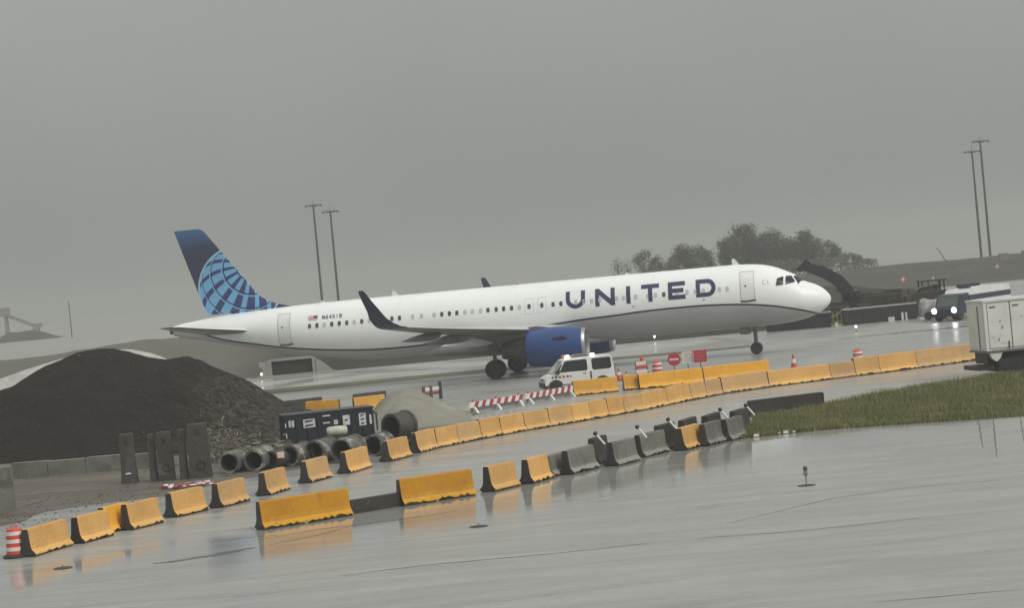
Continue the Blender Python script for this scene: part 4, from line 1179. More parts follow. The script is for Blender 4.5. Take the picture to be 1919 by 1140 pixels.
# upright precast pieces
M_PRE = mat('dark_precast_concrete', (0.058, 0.053, 0.047), (0.04, 0.037, 0.033), scale=1.3, rough=.6, bump=.03, bscale=7, c3=(.10, .095, .085))
GU = 'upright precast pieces'
def upright(x, y, w, h, d_, hole, label, rz=.1, flare=.12, white=False):
    e = empty('precast_post', (x, y, 0), rz, label=label, cat='concrete post', group=GU)
    b_ = MB(); rings = []
    for z, k in ((0, 1 + flare * 2), (.25, 1 + flare * 1.2), (.6, 1.03), (h * .75, .98), (h - .04, .92), (h, .86)):
        rings.append([(sx * w / 2 * k, sy * d_ / 2 * k, z) for sx, sy in ((-1, -1), (1, -1), (1, 1), (-1, 1))])
    b_.loft(rings); obj('shaft', b_, e, mats=M_PRE)
    if hole:
        c_ = MB(); c_.lathe([(hole, -.02), (hole, .14), (.001, .15)], 'y', (w * .05, -d_ / 2 * 1.06, .5), 20); c_.lathe([(hole * 1.25, -.03), (hole, -.035)], 'y', (w * .05, -d_ / 2 * 1.06, .5), 20)
        obj('socket', c_, e, mats=M_FOOT, smooth=True)
    sl_ = MB(); sl_.box(-w * .1, w * .1, -d_ / 2 - .01, -d_ / 2 + .02, h - .45, h - .22); obj('lifting_slot', sl_, e, mats=M_FOOT)
    if white: obj('paint_mark', MB().box(-.13, .08, -d_ / 2 * 1.22 - .008, -d_ / 2 * 1.22 + .01, .36, .42), e, mats=M_DWHT)
    return e
upright(-15.56, 88.9, .56, 1.95, .45, 0, 'dark flared precast post with a white mark, leftmost of the uprights', white=True)
upright(-14.57, 88.7, .26, 1.85, .4, 0, 'thin dark precast post between the marked post and the first holed slab')
upright(-14.05, 88.6, .62, 1.9, .4, .13, 'dark precast slab with a small round hole, middle of the uprights', flare=.03)
upright(-13.33, 88.4, .3, 1.95, .4, 0, 'narrow dark precast post left of the wide holed slab')
upright(-12.68, 88.3, .82, 2.12, .4, .15, 'wide dark precast slab with a round hole, beside the scrap heap', flare=.05)

# concrete pipes
M_PIPE = mat('weathered_pipe_concrete', (0.12, 0.118, 0.104), (0.07, 0.068, 0.06), scale=2.2, rough=.6, bump=.02, bscale=10, c3=(.30, .295, .265), s3=1.6, t3=(.52, .6), jit=.15)
M_PIPI = mat('dark_pipe_inside', (0.06, 0.058, 0.05), (0.04, 0.038, 0.035), scale=3, rough=.6)
def pipe(x, y, r_, ln, rz, label, wall=.09, z=0, mt=None):
    e = empty('concrete_pipe', (x, y, z), rz, label=label, cat='concrete pipe', group='concrete pipes on the site')
    o_ = MB(); o_.lathe([(r_ - wall, -ln / 2), (r_ - .01, -ln / 2), (r_, -ln / 2 + .02), (r_, ln / 2 - .15), (r_ + .05, ln / 2 - .13), (r_ + .05, ln / 2), (r_ - wall, ln / 2)], 'x', (0, 0, r_), 36)
    obj('pipe_shell', o_, e, mats=mt or M_PIPE, smooth=True)
    i_ = MB(); i_.lathe([(r_ - wall, -ln / 2 + .003), (r_ - wall, ln / 2 - .003)], 'x', (0, 0, r_), 36); i_.disc(r_ - wall, 'x', (ln / 2 - .01, 0, r_), 36)
    obj('pipe_bore', i_, e, mats=M_PIPI, smooth=True)
    return e
pipe(-11.5, 89.6, .43, 1.3, R(76), 'concrete pipe with a pale rim, leftmost of the pipe row')
pipe(-10.5, 89.5, .43, 1.3, R(76), 'concrete pipe, second from the left, with a stone inside')
pipe(-9.72, 89.9, .36, 1.3, R(60), 'dark concrete pipe with a small white label, third from the left', mt=M_PIPI)
pipe(-9.05, 90.2, .42, 1.1, R(62), 'concrete pipe behind the sixth tan barrier of the left row')
pipe(-8.1, 90.4, .47, 1.1, R(62), 'wide concrete pipe with a pale top in front of the dark blue container')
pipe(-6.95, 89.3, .50, 1.1, R(64), 'wide concrete pipe behind the eighth tan barrier of the left row')
pipe(-5.85, 91.2, .44, 1.0, R(64), 'concrete pipe right of the container, behind the ninth tan barrier')
pipe(-4.35, 92.4, .28, 1.0, R(70), 'small dark concrete pipe end at the start of the long wall')
pipe(-5.38, 98.4, .62, 1.0, R(48), 'very large dark concrete manhole pipe in front of the sand heap', wall=.12, mt=M_PRE)
obj('label_sheet', MB().box(-.16, .12, -.375, -.365, .42, .66), None, (-9.66, 89.45, 0), .2, mats=mat('white_and_pink_label', (.7, .6, .55), (.6, .35, .3), scale=4), label='small white and pink paper label stuck on the dark pipe', cat='paper label')
b = MB(); b.lathe([(.001, -.46), (.14, -.45), (.2, -.38), (.22, 0), (.2, .38), (.14, .45), (.001, .46)], 'x', (0, 0, 0), 20)
obj('white_tank', b, None, (-8.15, 99.3, .62), .12, mats=mat('dirty_white_plastic', (.55, .55, .48), (.42, .42, .36), scale=2, rough=.4), smooth=True, label='dirty white rounded tank lying in front of the dark blue container', cat='tank')
obj('tank_cradle', MB().prism([(-.5, 0), (.5, 0), (.35, .40), (-.35, .40)], -.14, .14), None, (-8.15, 99.3, 0), .12, mats=M_PRE, label='dark block carrying the dirty white tank', cat='support block')

# dark blue container with white notices
M_CONT = mat('dark_navy_container_paint', (0.011, 0.013, 0.024), (0.017, 0.019, 0.032), scale=1.2, rough=.4, c3=(.03, .026, .024))
e = empty('site_container', (-8.75, 102.8, 0), R(14), label='dark navy steel container covered with white notices', cat='container')
obj('container_body', MB().box(-2.05, 2.05, 0, 1.6, .06, 1.26), e, mats=M_CONT)
obj('container_rim', MB().box(-2.1, 2.1, -.04, 1.64, 1.265, 1.34), e, mats=M_CONT)
for k in range(9): obj('rib', MB().box(-2.0 + k * .5 - .03, -2.0 + k * .5 + .03, -.055, -.002, .06, 1.26), e, mats=M_CONT)
M_PAPER = mat('white_notice', (.62, .63, .64), (.5, .52, .55), scale=4, rough=.5)
M_INK = mat('black_notice_ink', (.03, .03, .04), rough=.5)
for x0, x1, z0, z1, n in ((-1.86, -1.62, .78, 1.08, 3), (-1.2, -.66, .68, 1.06, 2), (.62, .94, .62, 1.06, 1), (1.36, 1.68, .52, 1.08, 3), (1.84, 1.94, .55, .98, 0), (-.3, .05, 1.10, 1.16, 0), (-.3, .02, .78, .84, 0), (.2, .38, .70, .9, 1), (-2.03, -1.98, .78, .98, 0), (-2.03, -1.98, .3, .5, 0)):
    f_ = obj('notice', MB().box(x0, x1, -.075, -.058, z0, z1), e, mats=M_PAPER)
    for j in range(n):
        zz = z0 + (z1 - z0) * (j + .5) / n
        obj('notice_mark', MB().prism([(x0 + .06, zz - .05), (x1 - .12, zz - .02), (x1 - .05, zz + .05), (x0 + .1, zz + .04)], -.082, -.076), f_, mats=M_INK)
obj('drawbar', MB().tube([(2.06, .3, 1.1), (2.22, .2, 1.0), (2.22, .2, .2)], .04, 8), e, mats=M_CONT)

# scrap heap of wire and broken timber
M_SCR = mat('pale_scrap', (.24, .215, .17), (.07, .058, .045), scale=5, rough=.6)
mb = MB()
for i in range(260):
    cx, cy = rnd.gauss(-12.55, .5), rnd.gauss(96.3, .6); cz = abs(rnd.gauss(.4, .35)) * 1.25
    a, p_ = rnd.uniform(0, PI), rnd.gauss(0, .5); ln = rnd.uniform(.12, .5)
    d_ = Vector((math.cos(a) * math.cos(p_), math.sin(a) * math.cos(p_), math.sin(p_))) * ln / 2
    c_ = Vector((cx, cy, max(cz, abs(d_.z) + .02)))
    mid = c_ + Vector((rnd.gauss(0, .05), rnd.gauss(0, .05), rnd.gauss(.02, .04)))
    mb.tube([c_ - d_, mid, c_ + d_], rnd.uniform(.012, .04), 5)
for i in range(160):
    cx, cy = rnd.gauss(-10.7, .8), rnd.gauss(95.8, .6); cz = abs(rnd.gauss(.12, .3)); a = rnd.uniform(0, PI); s = rnd.uniform(.05, .22)
    M_ = Matrix.Translation((cx, cy, cz)) @ Matrix.Rotation(a, 4, 'Z') @ Matrix.Rotation(rnd.gauss(0, .6), 4, 'X')
    mb.box(-s, s, -.05, .05, -.03, .05, 0, M_)
obj('scrap_heap', mb, mats=M_SCR, kind='stuff', label='tangled heap of pale scrap wire and broken timber by the pipes', cat='scrap')
# red and white plastic scraps in the mud
mb = MB()
for i in range(40):
    x = rnd.uniform(-13.6, -11.6); y = 84.3 + rnd.gauss(0, .35); a = rnd.uniform(0, PI); s = rnd.uniform(.06, .2)
    M_ = Matrix.Translation((x, y, .05 + rnd.random() * .08)) @ Matrix.Rotation(a, 4, 'Z') @ Matrix.Rotation(rnd.gauss(0, .5), 4, 'X')
    mb.box(-s, s, -.05, .05, -.02, .03, rnd.randrange(2), M_)
obj('plastic_scraps', mb, mats=[M_SRED, M_DWHT], kind='stuff', label='red and white plastic scraps lying in the mud by the posts', cat='litter')

# pipe headwall in the bank behind the airliner
M_HEAD = mat('pale_headwall_concrete', (.30, .29, .265), (.24, .235, .215), scale=1, rough=.7, bump=.01, bscale=8)
M_HOLE = mat('dark_culvert_inside', (.02, .02, .019), (.03, .029, .027), rough=.8)
e = empty('culvert', (-18.2, 184.5, 0), R(3), label='concrete culvert mouth with a dark wide opening in the bank behind the airliner', cat='culvert')
obj('headwall', MB().box(-1.9, 1.75, 0, .25, 1.25, 1.45), e, mats=M_HEAD)
obj('side_post', MB().box(-2.2, -1.75, -.02, 1.6, 0, 1.30), e, mats=M_HEAD); obj('side_post', MB().box(1.55, 1.85, -.02, 1.6, 0, 1.22), e, mats=M_HEAD)
obj('opening', MB().box(-1.74, 1.54, .3, 1.5, .01, 1.24), e, mats=M_HOLE)
obj('wing_wall', MB().prism([(1.86, 0), (3.3, 0), (3.1, .2), (2.3, .95), (1.86, 1.2)], -.1, .25), e, mats=M_HEAD)
obj('wing_wall', MB().prism([(-2.21, 0), (-2.21, 1.25), (-2.75, 1.25), (-2.75, .9), (-2.5, .85), (-2.5, 0)], -.3, .3), e, mats=M_HEAD)
obj('apron_slab', MB().box(-2.9, 3.4, -1.6, -.12, .02, .12), e, mats=M_HEAD)

# white litter on the grass edge
mb = MB()
for x, y in ((8.45, 83.15), (8.5, 83.2), (9.35, 83.45), (9.6, 83.42), (9.9, 83.5), (12.4, 84.6), (15.6, 84.9)):
    s_ = rnd.uniform(.05, .09); mb.box(x - s_, x + s_, y - .05, y + .05, .02, .02 + s_ * 1.1)
obj('litter', mb, mats=M_DWHT, kind='stuff', label='scraps of white litter along the near edge of the grass strip', cat='litter')

# ================================================================== VEHICLES
M_VWHT = mat('white_vehicle_paint', (.70, .71, .70), (.62, .63, .62), scale=1.5, rough=.3, c3=(.48, .47, .44), s3=1.8, t3=(.6, .75))
M_VGLS = mat('dark_vehicle_glass', (.010, .011, .011), (.018, .02, .02), scale=2, rough=.08, ior=1.5)
M_VBLK = mat('black_vehicle_plastic', (.018, .018, .018), (.03, .03, .03), scale=4, rough=.5)
M_AMB = emit('lit_amber_beacon', (1.0, .80, .45), 7.0)
M_HEADL = emit('lit_headlight', (.97, .96, 1.0), 12.0)
VT, VR = wheel_mesh(.33, .22)
VAN = empty('van', (3.28, 125.0, 0), R(189), label='white passenger van with lit roof beacons behind the orange yellow barriers', cat='van')
VAN.scale = (1.02, .97, .93)
low = MB(); low.prism([(1.98, .34), (2.0, .62), (1.95, .86), (1.82, .98), (1.52, 1.08), (-1.83, 1.08), (-1.86, .34)], -.9, .9)
vb = obj('body', low, VAN, mats=M_VWHT)
gh = MB(); P = [(1.52, 1.082, .895), (.92, 1.84, .79), (.66, 1.94, .72), (-1.65, 1.97, .72), (-1.79, 1.86, .78), (-1.83, 1.082, .895)]
gh.add([(x, y, z) for x, z, y in P] + [(x, -y, z) for x, z, y in P], [tuple(range(6)), tuple(range(11, 5, -1))] + [(k, (k + 1) % 6, 6 + (k + 1) % 6, 6 + k) for k in range(6)])
obj('cabin', gh, VAN, mats=M_VWHT)
def tw(z): return .895 - (z - 1.08) / .76 * .107
def side_win(pts, nm='side_window', mt=M_VGLS, off=.012):
    for s in (1, -1):
        b_ = MB(); n = len(pts)
        a = [(x, s * (tw(z) + off), z) for x, z in pts]; c_ = [(x, s * (tw(z) - .02), z) for x, z in pts]
        b_.add(a + c_, [tuple(range(n))] + [(k, (k + 1) % n, n + (k + 1) % n, n + k) for k in range(n)])
        obj(nm, b_, VAN, mats=mt)
side_win([(1.16, 1.17), (-.30, 1.15), (-.38, 1.23), (-.38, 1.76), (-.30, 1.82), (.76, 1.81), (.86, 1.74)])
side_win([(-.64, 1.23), (-.72, 1.14), (-1.60, 1.15), (-1.70, 1.23), (-1.68, 1.77), (-1.60, 1.83), (-.72, 1.82), (-.64, 1.76)])
side_win([(1.45, 1.12), (1.24, 1.15), (.98, 1.62), (1.0, 1.68)], 'quarter_window')
ws = MB(); ws.add([(1.49, .82, 1.12), (1.49, -.82, 1.12), (.94, -.73, 1.81), (.94, .73, 1.81)], [(0, 1, 2, 3)])
for i in range(4): ws.v[i] = (ws.v[i][0] + .022, ws.v[i][1], ws.v[i][2] + .022)
obj('windscreen', ws, VAN, mats=M_VGLS)
for x in (1.42, -1.15):
    for s in (-1, 1):
        obj('wheel_arch', MB().lathe([(.001, 0), (.41, 0), (.41, .012), (.001, .012)], 'y', (x, s * .905 - .006, .36), 24), VAN, mats=M_VBLK)
        w_ = obj('tyre', VT, VAN, (x, s * .84, .33)); obj('rim', VR, w_)
obj('sill_trim', MB().box(-1.87, 2.0, -.915, .915, .26, .46), VAN, mats=M_VBLK)
obj('bumper', MB().box(1.94, 2.07, -.86, .86, .34, .62), VAN, mats=M_VBLK)
obj('sill_stripe', MB().box(-.9, 1.1, -.925, .925, .35, .40), VAN, mats=M_VWHT)
for s in (-1, 1):
    obj('headlamp', MB().box(1.9, 2.02, s * .62 - .14, s * .62 + .14, .72, .86), VAN, mats=M_SHADE)
    obj('tail_lamp', MB().box(-1.885, -1.82, s * .84 - .05, s * .84 + .05, .8, 1.15), VAN, mats=M_SRED)
    obj('door_gap', MB().box(-.58, -.50, s * .905 - .01, s * .905 + .01, .50, 1.08), VAN, mats=mat('dark_red_reflector', (.12, .03, .03)))
    for k, (x, ww) in enumerate(((1.62, .10), (1.44, .12), (1.25, .16), (1.03, .14), (.82, .15), (.62, .10))):
        obj('side_marking', MB().prism([(x, .84 + .01 * (k % 2)), (x - ww * .5, .86), (x - ww, .83), (x - ww * .9, .96), (x - ww * .4, .99 - .02 * (k % 3)), (x - .01, .97)], s * .902 - .006, s * .902 + .006), VAN, mats=M_SRED if k > 1 else mat('dark_grey_marking', (.12, .08, .09)))
for s in (-1, 1):
    mr_ = MB(); mr_.box(1.18, 1.32, s * .93, s * 1.10, 1.10, 1.36) if s > 0 else mr_.box(1.18, 1.32, -1.10, -.93, 1.10, 1.36); obj('wing_mirror', mr_, VAN, mats=M_VBLK)
    obj('door_handle', MB().box(-.28, -.12, s * .905 - .012, s * .905 + .012, .98, 1.02), VAN, mats=M_VBLK)
obj('front_grille', MB().box(1.94, 1.985, -.45, .45, .66, .82), VAN, mats=M_VBLK)
rk = MB(); rk.prism([(.5, 1.945), (-.85, 1.965), (-.85, 2.10), (.1, 2.11), (.3, 2.05)], -.55, .55); obj('roof_fairing', rk, VAN, mats=M_STRUT)
an = MB(); an.tube([(.62, .1, 1.92), (.55, .1, 2.16)], .025, 6); obj('aerial', an, VAN, mats=M_VBLK)
for x, s in ((.62, .58), (.62, -.58), (-.74, .62), (-.74, -.62)):
    b_ = MB(); b_.lathe([(.13, 1.91), (.14, 1.95), (.13, 2.07), (.08, 2.12), (.001, 2.13)], 'z', (x, s, 0), 14)
    obj('beacon', b_, VAN, mats=M_AMB if s > 0 else mat('pink_beacon_lens', (.5, .25, .22)), smooth=True)

# white truck body at the right edge
TRK = empty('box_truck', (21.41, 103.45, 0), R(9), label='white truck box body with panel doors standing at the grass edge on the right', cat='truck')
M_TWHT = mat('dirty_white_truck_panel', (.70, .69, .645), (.61, .60, .56), scale=.8, rough=.45, c3=(.36, .35, .32), s3=1.6, t3=(.58, .75))
TL = 6.2
obj('box_body', MB().box(0, TL, .02, 2.2, 1.24, 3.46), TRK, mats=M_TWHT)
obj('roof_edge', MB().box(-.05, TL, -.05, 2.25, 3.465, 3.56), TRK, mats=M_VWHT)
obj('corner_post', MB().box(-.03, .10, -.03, .05, 1.2, 3.46), TRK, mats=M_TWHT)
xs_ = [.16, 1.26, 2.46, 3.66, 4.86, 6.1]
for k in range(5):
    p_ = obj('door_panel', MB().box(xs_[k], xs_[k + 1] - .05, -.025, .018, 1.34, 3.36), TRK, mats=M_TWHT)
    obj('panel_gap', MB().box(xs_[k + 1] - .046, xs_[k + 1] - .004, -.005, .019, 1.3, 3.4), p_, mats=M_VBLK)
    obj('door_latch', MB().box(xs_[k + 1] - .22, xs_[k + 1] - .17, -.06, -.02, 1.28, 1.62), p_, mats=M_VBLK)
    obj('hinge', MB().box(xs_[k] + .1, xs_[k] + .38, -.045, -.022, 3.2, 3.25), p_, mats=M_VBLK)
M_SCUFF = mat('grey_scuff', (.16, .16, .15), (.26, .25, .24))
for x, z, s in ((.72, 2.55, .05), (.80, 2.28, .07), (.60, 1.72, .06), (1.75, 2.7, .04)):
    obj('scuff', MB().prism([(x - s, z - s), (x + s * .3, z - s * 1.3), (x + s * .6, z + s), (x - s * .2, z + s * 1.1)], -.03, -.024), TRK, mats=M_SCUFF)
obj('end_door', MB().box(-.028, -.002, .12, 2.1, 1.32, 3.38), TRK, mats=M_TWHT)
obj('end_door_bar', MB().tube([(-.05, .75, 1.3), (-.05, .75, 3.3)], .022, 8), TRK, mats=M_POST)
obj('bottom_rail', MB().box(-.04, TL, -.035, 2.22, 1.14, 1.237), TRK, mats=M_STRUT)
obj('chassis', MB().box(.1, TL, .3, 1.9, .62, 1.13), TRK, mats=M_VBLK)
obj('mudguard', MB().prism([(.12, 1.13), (.72, 1.13), (.6, .86), (.42, .72), (.22, .86)], .0, .3), TRK, mats=M_TWHT)
obj('step_bumper', MB().box(-.42, .3, .1, 2.1, .36, .56), TRK, mats=M_VBLK)
obj('under_box', MB().box(.5, 2.7, .12, 1.9, .24, .8), TRK, mats=M_VBLK)
obj('tank_cap', MB().lathe([(.001, -.03), (.12, -.03), (.13, .02)], 'y', (.62, .1, .62), 14), TRK, mats=M_RIM)
TTM, TRM = wheel_mesh(.5, .3)
for x in (3.4, 4.6):
    for y in (.3, 1.9):
        w_ = obj('tyre', TTM, TRK, (x, y, .5)); obj('rim', TRM, w_)

# blue and white truck with its headlights on
BUS = empty('headlight_truck', (33.05, 171.6, 0), R(180 + 52), label='blue and white truck with bright headlights beyond the white box body', cat='truck')
M_TBLU = mat('dark_blue_truck_paint', (.016, .018, .05), (.024, .028, .07), scale=2, rough=.3)
cb = MB(); cb.prism([(1.1, .5), (1.15, .95), (.5, 1.08), (.1, 1.95), (-1.0, 2.02), (-1.0, .5)], -1.02, 1.02); obj('cab', cb, BUS, mats=M_TBLU)
wsb = MB(); wsb.add([(.545, .9, 1.1), (.545, -.9, 1.1), (.145, -.82, 1.88), (.145, .82, 1.88)], [(0, 1, 2, 3)]); obj('windscreen', wsb, BUS, mats=mat('greenish_windscreen', (.09, .12, .11), (.06, .08, .075), rough=.1))
obj('side_window', MB().box(-.8, -.05, -1.035, -1.0, 1.2, 1.8), BUS, mats=M_VGLS); obj('side_window', MB().box(-.8, -.05, 1.0, 1.035, 1.2, 1.8), BUS, mats=M_VGLS)
obj('bumper', MB().box(1.12, 1.28, -1.0, 1.0, .35, .62), BUS, mats=M_VBLK)
for s in (-1, 1):
    l_ = MB(); l_.lathe([(.001, 1.17), (.18, 1.165), (.20, 1.13)], 'x', (0, s * .82, .84), 18); obj('headlight', l_, BUS, mats=M_HEADL, smooth=True)
    for x in (.35, -2.2, -5.6): w_ = obj('tyre', TTM, BUS, (x, s * .85, .5)); obj('rim', TRM, w_)
obj('cargo_body', MB().box(-8.2, -1.1, -1.06, 1.06, .8, 1.98), BUS, mats=M_VWHT)
obj('blue_band', MB().box(-8.22, -1.08, -1.075, 1.075, 1.42, 1.82), BUS, mats=M_TBLU)
obj('roof_cover', MB().prism([(-8.2, 1.985), (-1.1, 1.985), (-1.4, 2.25), (-3.4, 2.34), (-8.2, 2.3)], -1.0, 1.0), BUS, mats=M_VWHT)
obj('roof_hatch', MB().box(-2.8, -2.3, -.4, .4, 2.28, 2.55), BUS, mats=M_TBLU)
# grey sheeted trailer beside it
e = empty('sheeted_trailer', (32.9, 177.5, 0), R(-4), label='grey trailer under a crumpled pale sheet left of the lit truck', cat='trailer')
mb = MB(); rg_ = []
rnd = random.Random(3)
for i in range(9):
    x = -1.1 + 2.2 * i / 8; k = 1 + .06 * math.sin(i * 1.9)
    rg_.append([(x, -.8, .25), (x, -.82 * k, .9), (x, -.7, 1.42 + .08 * math.sin(i * 2.3)), (x, 0, 1.62 + .09 * math.sin(i * 1.3)), (x, .7, 1.4), (x, .8, .25)])
mb.loft(rg_); obj('sheet', mb, e, mats=mat('crumpled_grey_sheet', (.30, .30, .29), (.20, .2, .2), scale=1.6, rough=.5, c3=(.45, .45, .43)))
for x in (-.6, .6): w_ = obj('tyre', VT, e, (x, -.75, .33)); obj('rim', VR, w_)

# curved digger behind the nose
M_DIG = mat('dark_slate_digger_paint', (.014, .016, .02), (.022, .024, .028), scale=1, rough=.4)
M_DIGY = mat('dull_ochre_digger_paint', (.10, .075, .04), (.06, .045, .03), scale=1.2, rough=.5, c3=(.09, .05, .035))
DIG = empty('digger', (31.4, 195, 0), 0, label='dark digger with a long curved arm reaching up behind the airliner nose', cat='digger')
arm = [(-2.45, 1.5, .62), (-2.6, 2.45, .55), (-3.25, 3.35, .52), (-4.2, 4.05, .47), (-5.2, 4.52, .42), (-5.9, 4.80, .36), (-6.15, 4.9, .3)]
mb = MB(); rg_ = []
for i, (x, z, w_) in enumerate(arm):
    a = Vector(arm[max(0, i - 1)][:2]); c_ = Vector(arm[min(len(arm) - 1, i + 1)][:2]); d_ = (c_ - a).normalized(); n_ = Vector((-d_.y, d_.x)) * w_
    rg_.append([(x + n_.x, -.22, z + n_.y), (x + n_.x, .22, z + n_.y), (x - n_.x, .22, z - n_.y), (x - n_.x, -.22, z - n_.y)])
mb.loft(rg_); obj('boom', mb, DIG, mats=M_DIG)
obj('bucket_link', MB().prism([(-5.75, 4.45), (-5.5, 5.1), (-5.95, 5.5), (-6.35, 5.1), (-6.85, 4.75), (-6.6, 4.45)], -.3, .3), DIG, mats=M_DIG)
obj('hydraulic_ram', MB().tube([(-2.2, -.1, 1.3), (-3.5, -.1, 2.75)], .09, 8), DIG, mats=M_STRUT)
obj('hydraulic_ram', MB().tube([(-4.2, -.05, 4.62), (-5.6, -.05, 5.05)], .07, 8), DIG, mats=M_DIG)
obj('house', MB().prism([(-2.6, .9), (-2.6, 2.3), (-1.7, 2.45), (-1.6, 2.1), (.4, 2.05), (.6, 1.7), (.6, .9)], -1.1, 1.1), DIG, mats=M_DIG)
obj('engine_cover', MB().box(-1.55, .3, -1.16, -1.105, 1.15, 1.95), DIG, mats=M_DIGY)
obj('cab_window', MB().box(-2.5, -1.8, -1.13, -1.105, 1.5, 2.2), DIG, mats=M_VGLS)
for y in (-1.2, 1.2):
    t_ = MB(); t_.prism([(-2.6, .35), (-2.4, .06), (.3, .06), (.6, .35), (.45, .8), (-2.4, .8)], y - .3, y + .3); obj('track', t_, DIG, mats=M_VBLK)
# low engine plant and a roller
e = empty('plant_skid', (33.4, 194, 0), .02, label='low dark skid of ochre machinery between the digger and the roller', cat='machine')
obj('skid_frame', MB().box(-1.4, 2.2, -.8, .8, .2, .7), e, mats=M_VBLK)
obj('ochre_housing', MB().box(-1.2, -.1, -.82, .6, .75, 1.75), e, mats=M_DIGY); obj('ochre_housing', MB().box(0, 1.0, -.82, .6, .75, 1.6), e, mats=M_DIGY)
obj('dark_hood', MB().prism([(1.05, .7), (1.05, 1.9), (1.3, 2.15), (2.3, 2.3), (2.35, 2.05), (2.2, .7)], -.8, .8), e, mats=M_DIG)
obj('grille', MB().box(1.3, 2.0, -.83, -.805, 1.0, 1.7), e, mats=M_SHADE if False else M_POST)
for k in range(5): obj('pipe', MB().tube([(-1.1 + k * .5, -.86, .8 + .1 * (k % 2)), (-.8 + k * .5, -.9, 1.5), (-.5 + k * .5, -.86, 1.6)], .04, 6), e, mats=M_DIGY)
obj('exhaust', MB().tube([(.5, 0, 1.5), (.5, 0, 2.2)], .06, 8), e, mats=M_VBLK)
e = empty('roller', (37.0, 200, 0), R(5), label='dark road roller with an open cab frame in front of the right bank', cat='roller')
obj('frame', MB().prism([(-1.3, .5), (-1.3, 1.35), (.3, 1.45), (1.3, 1.3), (1.4, .5)], -.7, .7), e, mats=M_DIG)
for x in (-1.0, -.45, .5, .95): obj('cab_post', MB().box(x - .06, x + .06, -.66, -.56, 1.3, 2.5), e, mats=M_DIG)
for x in (-1.0, .95): obj('cab_post', MB().box(x - .06, x + .06, .56, .66, 1.3, 2.5), e, mats=M_DIG)
obj('cab_roof', MB().box(-1.15, 1.15, -.78, .78, 2.5, 2.62), e, mats=M_DIG)
obj('seat', MB().box(.1, .5, -.3, .3, 1.35, 2.15), e, mats=M_VBLK)
for x in (-1.1, 1.15): obj('drum', MB().lathe([(.001, -.75), (.62, -.75), (.62, .75), (.001, .75)], 'y', (x, 0, .62), 24), e, mats=M_VBLK, smooth=True)
b = MB(); b.lathe([(.001, 2.62), (.1, 2.65), (.06, 2.85), (.001, 2.88)], 'z', (.2, 0, 0), 10); obj('roof_lamp', b, e, mats=M_SWHT, smooth=True)

# stacks of site material round the machines
M_STK = mat('dark_wet_site_timber', (.016, .014, .012), (.028, .024, .02), scale=2, rough=.7, c3=(.045, .038, .03))
M_STK2 = mat('rusty_site_steel', (.045, .028, .02), (.03, .022, .018), scale=2, rough=.6)
for k, (x, y, n_, h_, w_, lb) in enumerate(((27.0, 188.5, 4, .45, 1.5, 'low dark timber stack under the curved digger arm'), (30.6, 188.0, 5, .42, 2.6, 'dark timber stack behind the right dark wall, left part'), (35.2, 189.5, 5, .4, 2.0, 'tall dark timber stack between skid and roller'), (28.9, 187.2, 3, .5, 1.2, 'short rusty stack left of the ochre machinery'), (33.6, 187.0, 4, .5, 1.8, 'rusty stack before the ochre machinery'), (38.6, 192, 5, .45, 1.6, 'dark timber stack behind the grey sheeted trailer'), (25.6, 190.5, 5, .5, 1.3, 'dark timber stack right behind the airliner nose tip'), (32.0, 190.5, 6, .4, 1.4, 'tallest dark timber stack in the middle of the clutter'), (36.6, 187.5, 4, .42, 1.5, 'dark timber stack left of the sheeted trailer'), (29.6, 191.0, 6, .38, 1.1, 'slim dark timber stack at the foot of the digger house'))):
    e = empty('material_stack', (x, y, 0), rnd.uniform(-.15, .15), label=lb, cat='material stack', group='stacks of site material')
    for j in range(n_):
        q = rnd.uniform(.85, 1.1)
        obj('bundle', MB().box(-w_ / 2 * q, w_ / 2 * q, -.5, .5, .04 + j * h_, j * h_ + h_ * .82), e, mats=M_STK if k not in (3, 4) else M_STK2)
        for s_ in (-.3, .3): obj('batten', MB().box(w_ * s_ - .06, w_ * s_ + .06, -.52, .52, j * h_ - h_ * .16 if j else 0, .04 + j * h_ - .004), e, mats=M_STK2)
# dark low walls in front of the machines
M_DWALL = mat('dark_wet_panel', (.010, .011, .013), (.016, .016, .018), scale=.8, rough=.6, c3=(.024, .022, .022))
M_COPE = mat('pale_wet_coping', (.34, .35, .34), (.27, .28, .27), scale=2, rough=.4)
def low_wall(p, q, n, h, label):
    p, q = Vector(p), Vector(q); L = (q - p).length
    e = empty('low_wall', (*((p + q) / 2), 0), math.atan2((q - p).y, (q - p).x), label=label, cat='wall', group='low dark walls before the machines')
    for k in range(n): obj('wall_panel', MB().box(-L / 2 + L * k / n + .02, -L / 2 + L * (k + 1) / n - .02, -.3, .3, 0, h), e, mats=M_DWALL)
    obj('coping', MB().box(-L / 2 - .03, L / 2 + .03, -.36, .36, h + .003, h + .12), e, mats=M_COPE)
    return e
low_wall((20.2, 182.3), (25.3, 181.3), 3, 1.15, 'low dark wall with pale coping directly behind the nose wheel')
low_wall((26.3, 181.4), (32.3, 182.4), 4, 1.2, 'low dark wall with pale coping right of the yellow pipes')
e = empty('yellow_railing', (25.85, 181.6, 0), 0, label='dull yellow pipe railing in the gap between two low dark walls', cat='railing')
M_YP = mat('dull_yellow_pipe', (.30, .26, .10), (.22, .19, .08), scale=3, rough=.5)
for x in (-.35, 0, .32): obj('post', MB().tube([(x, 0, 0), (x, 0, 1.15)], .045, 8), e, mats=M_YP)
obj('rail', MB().tube([(-.5, 0, .75), (.1, 0, .95), (.45, 0, 1.3), (1.0, 0, 1.38)], .05, 8), e, mats=M_YP); obj('rail', MB().tube([(-.4, 0, .35), (.4, 0, .4)], .04, 8), e, mats=M_YP)
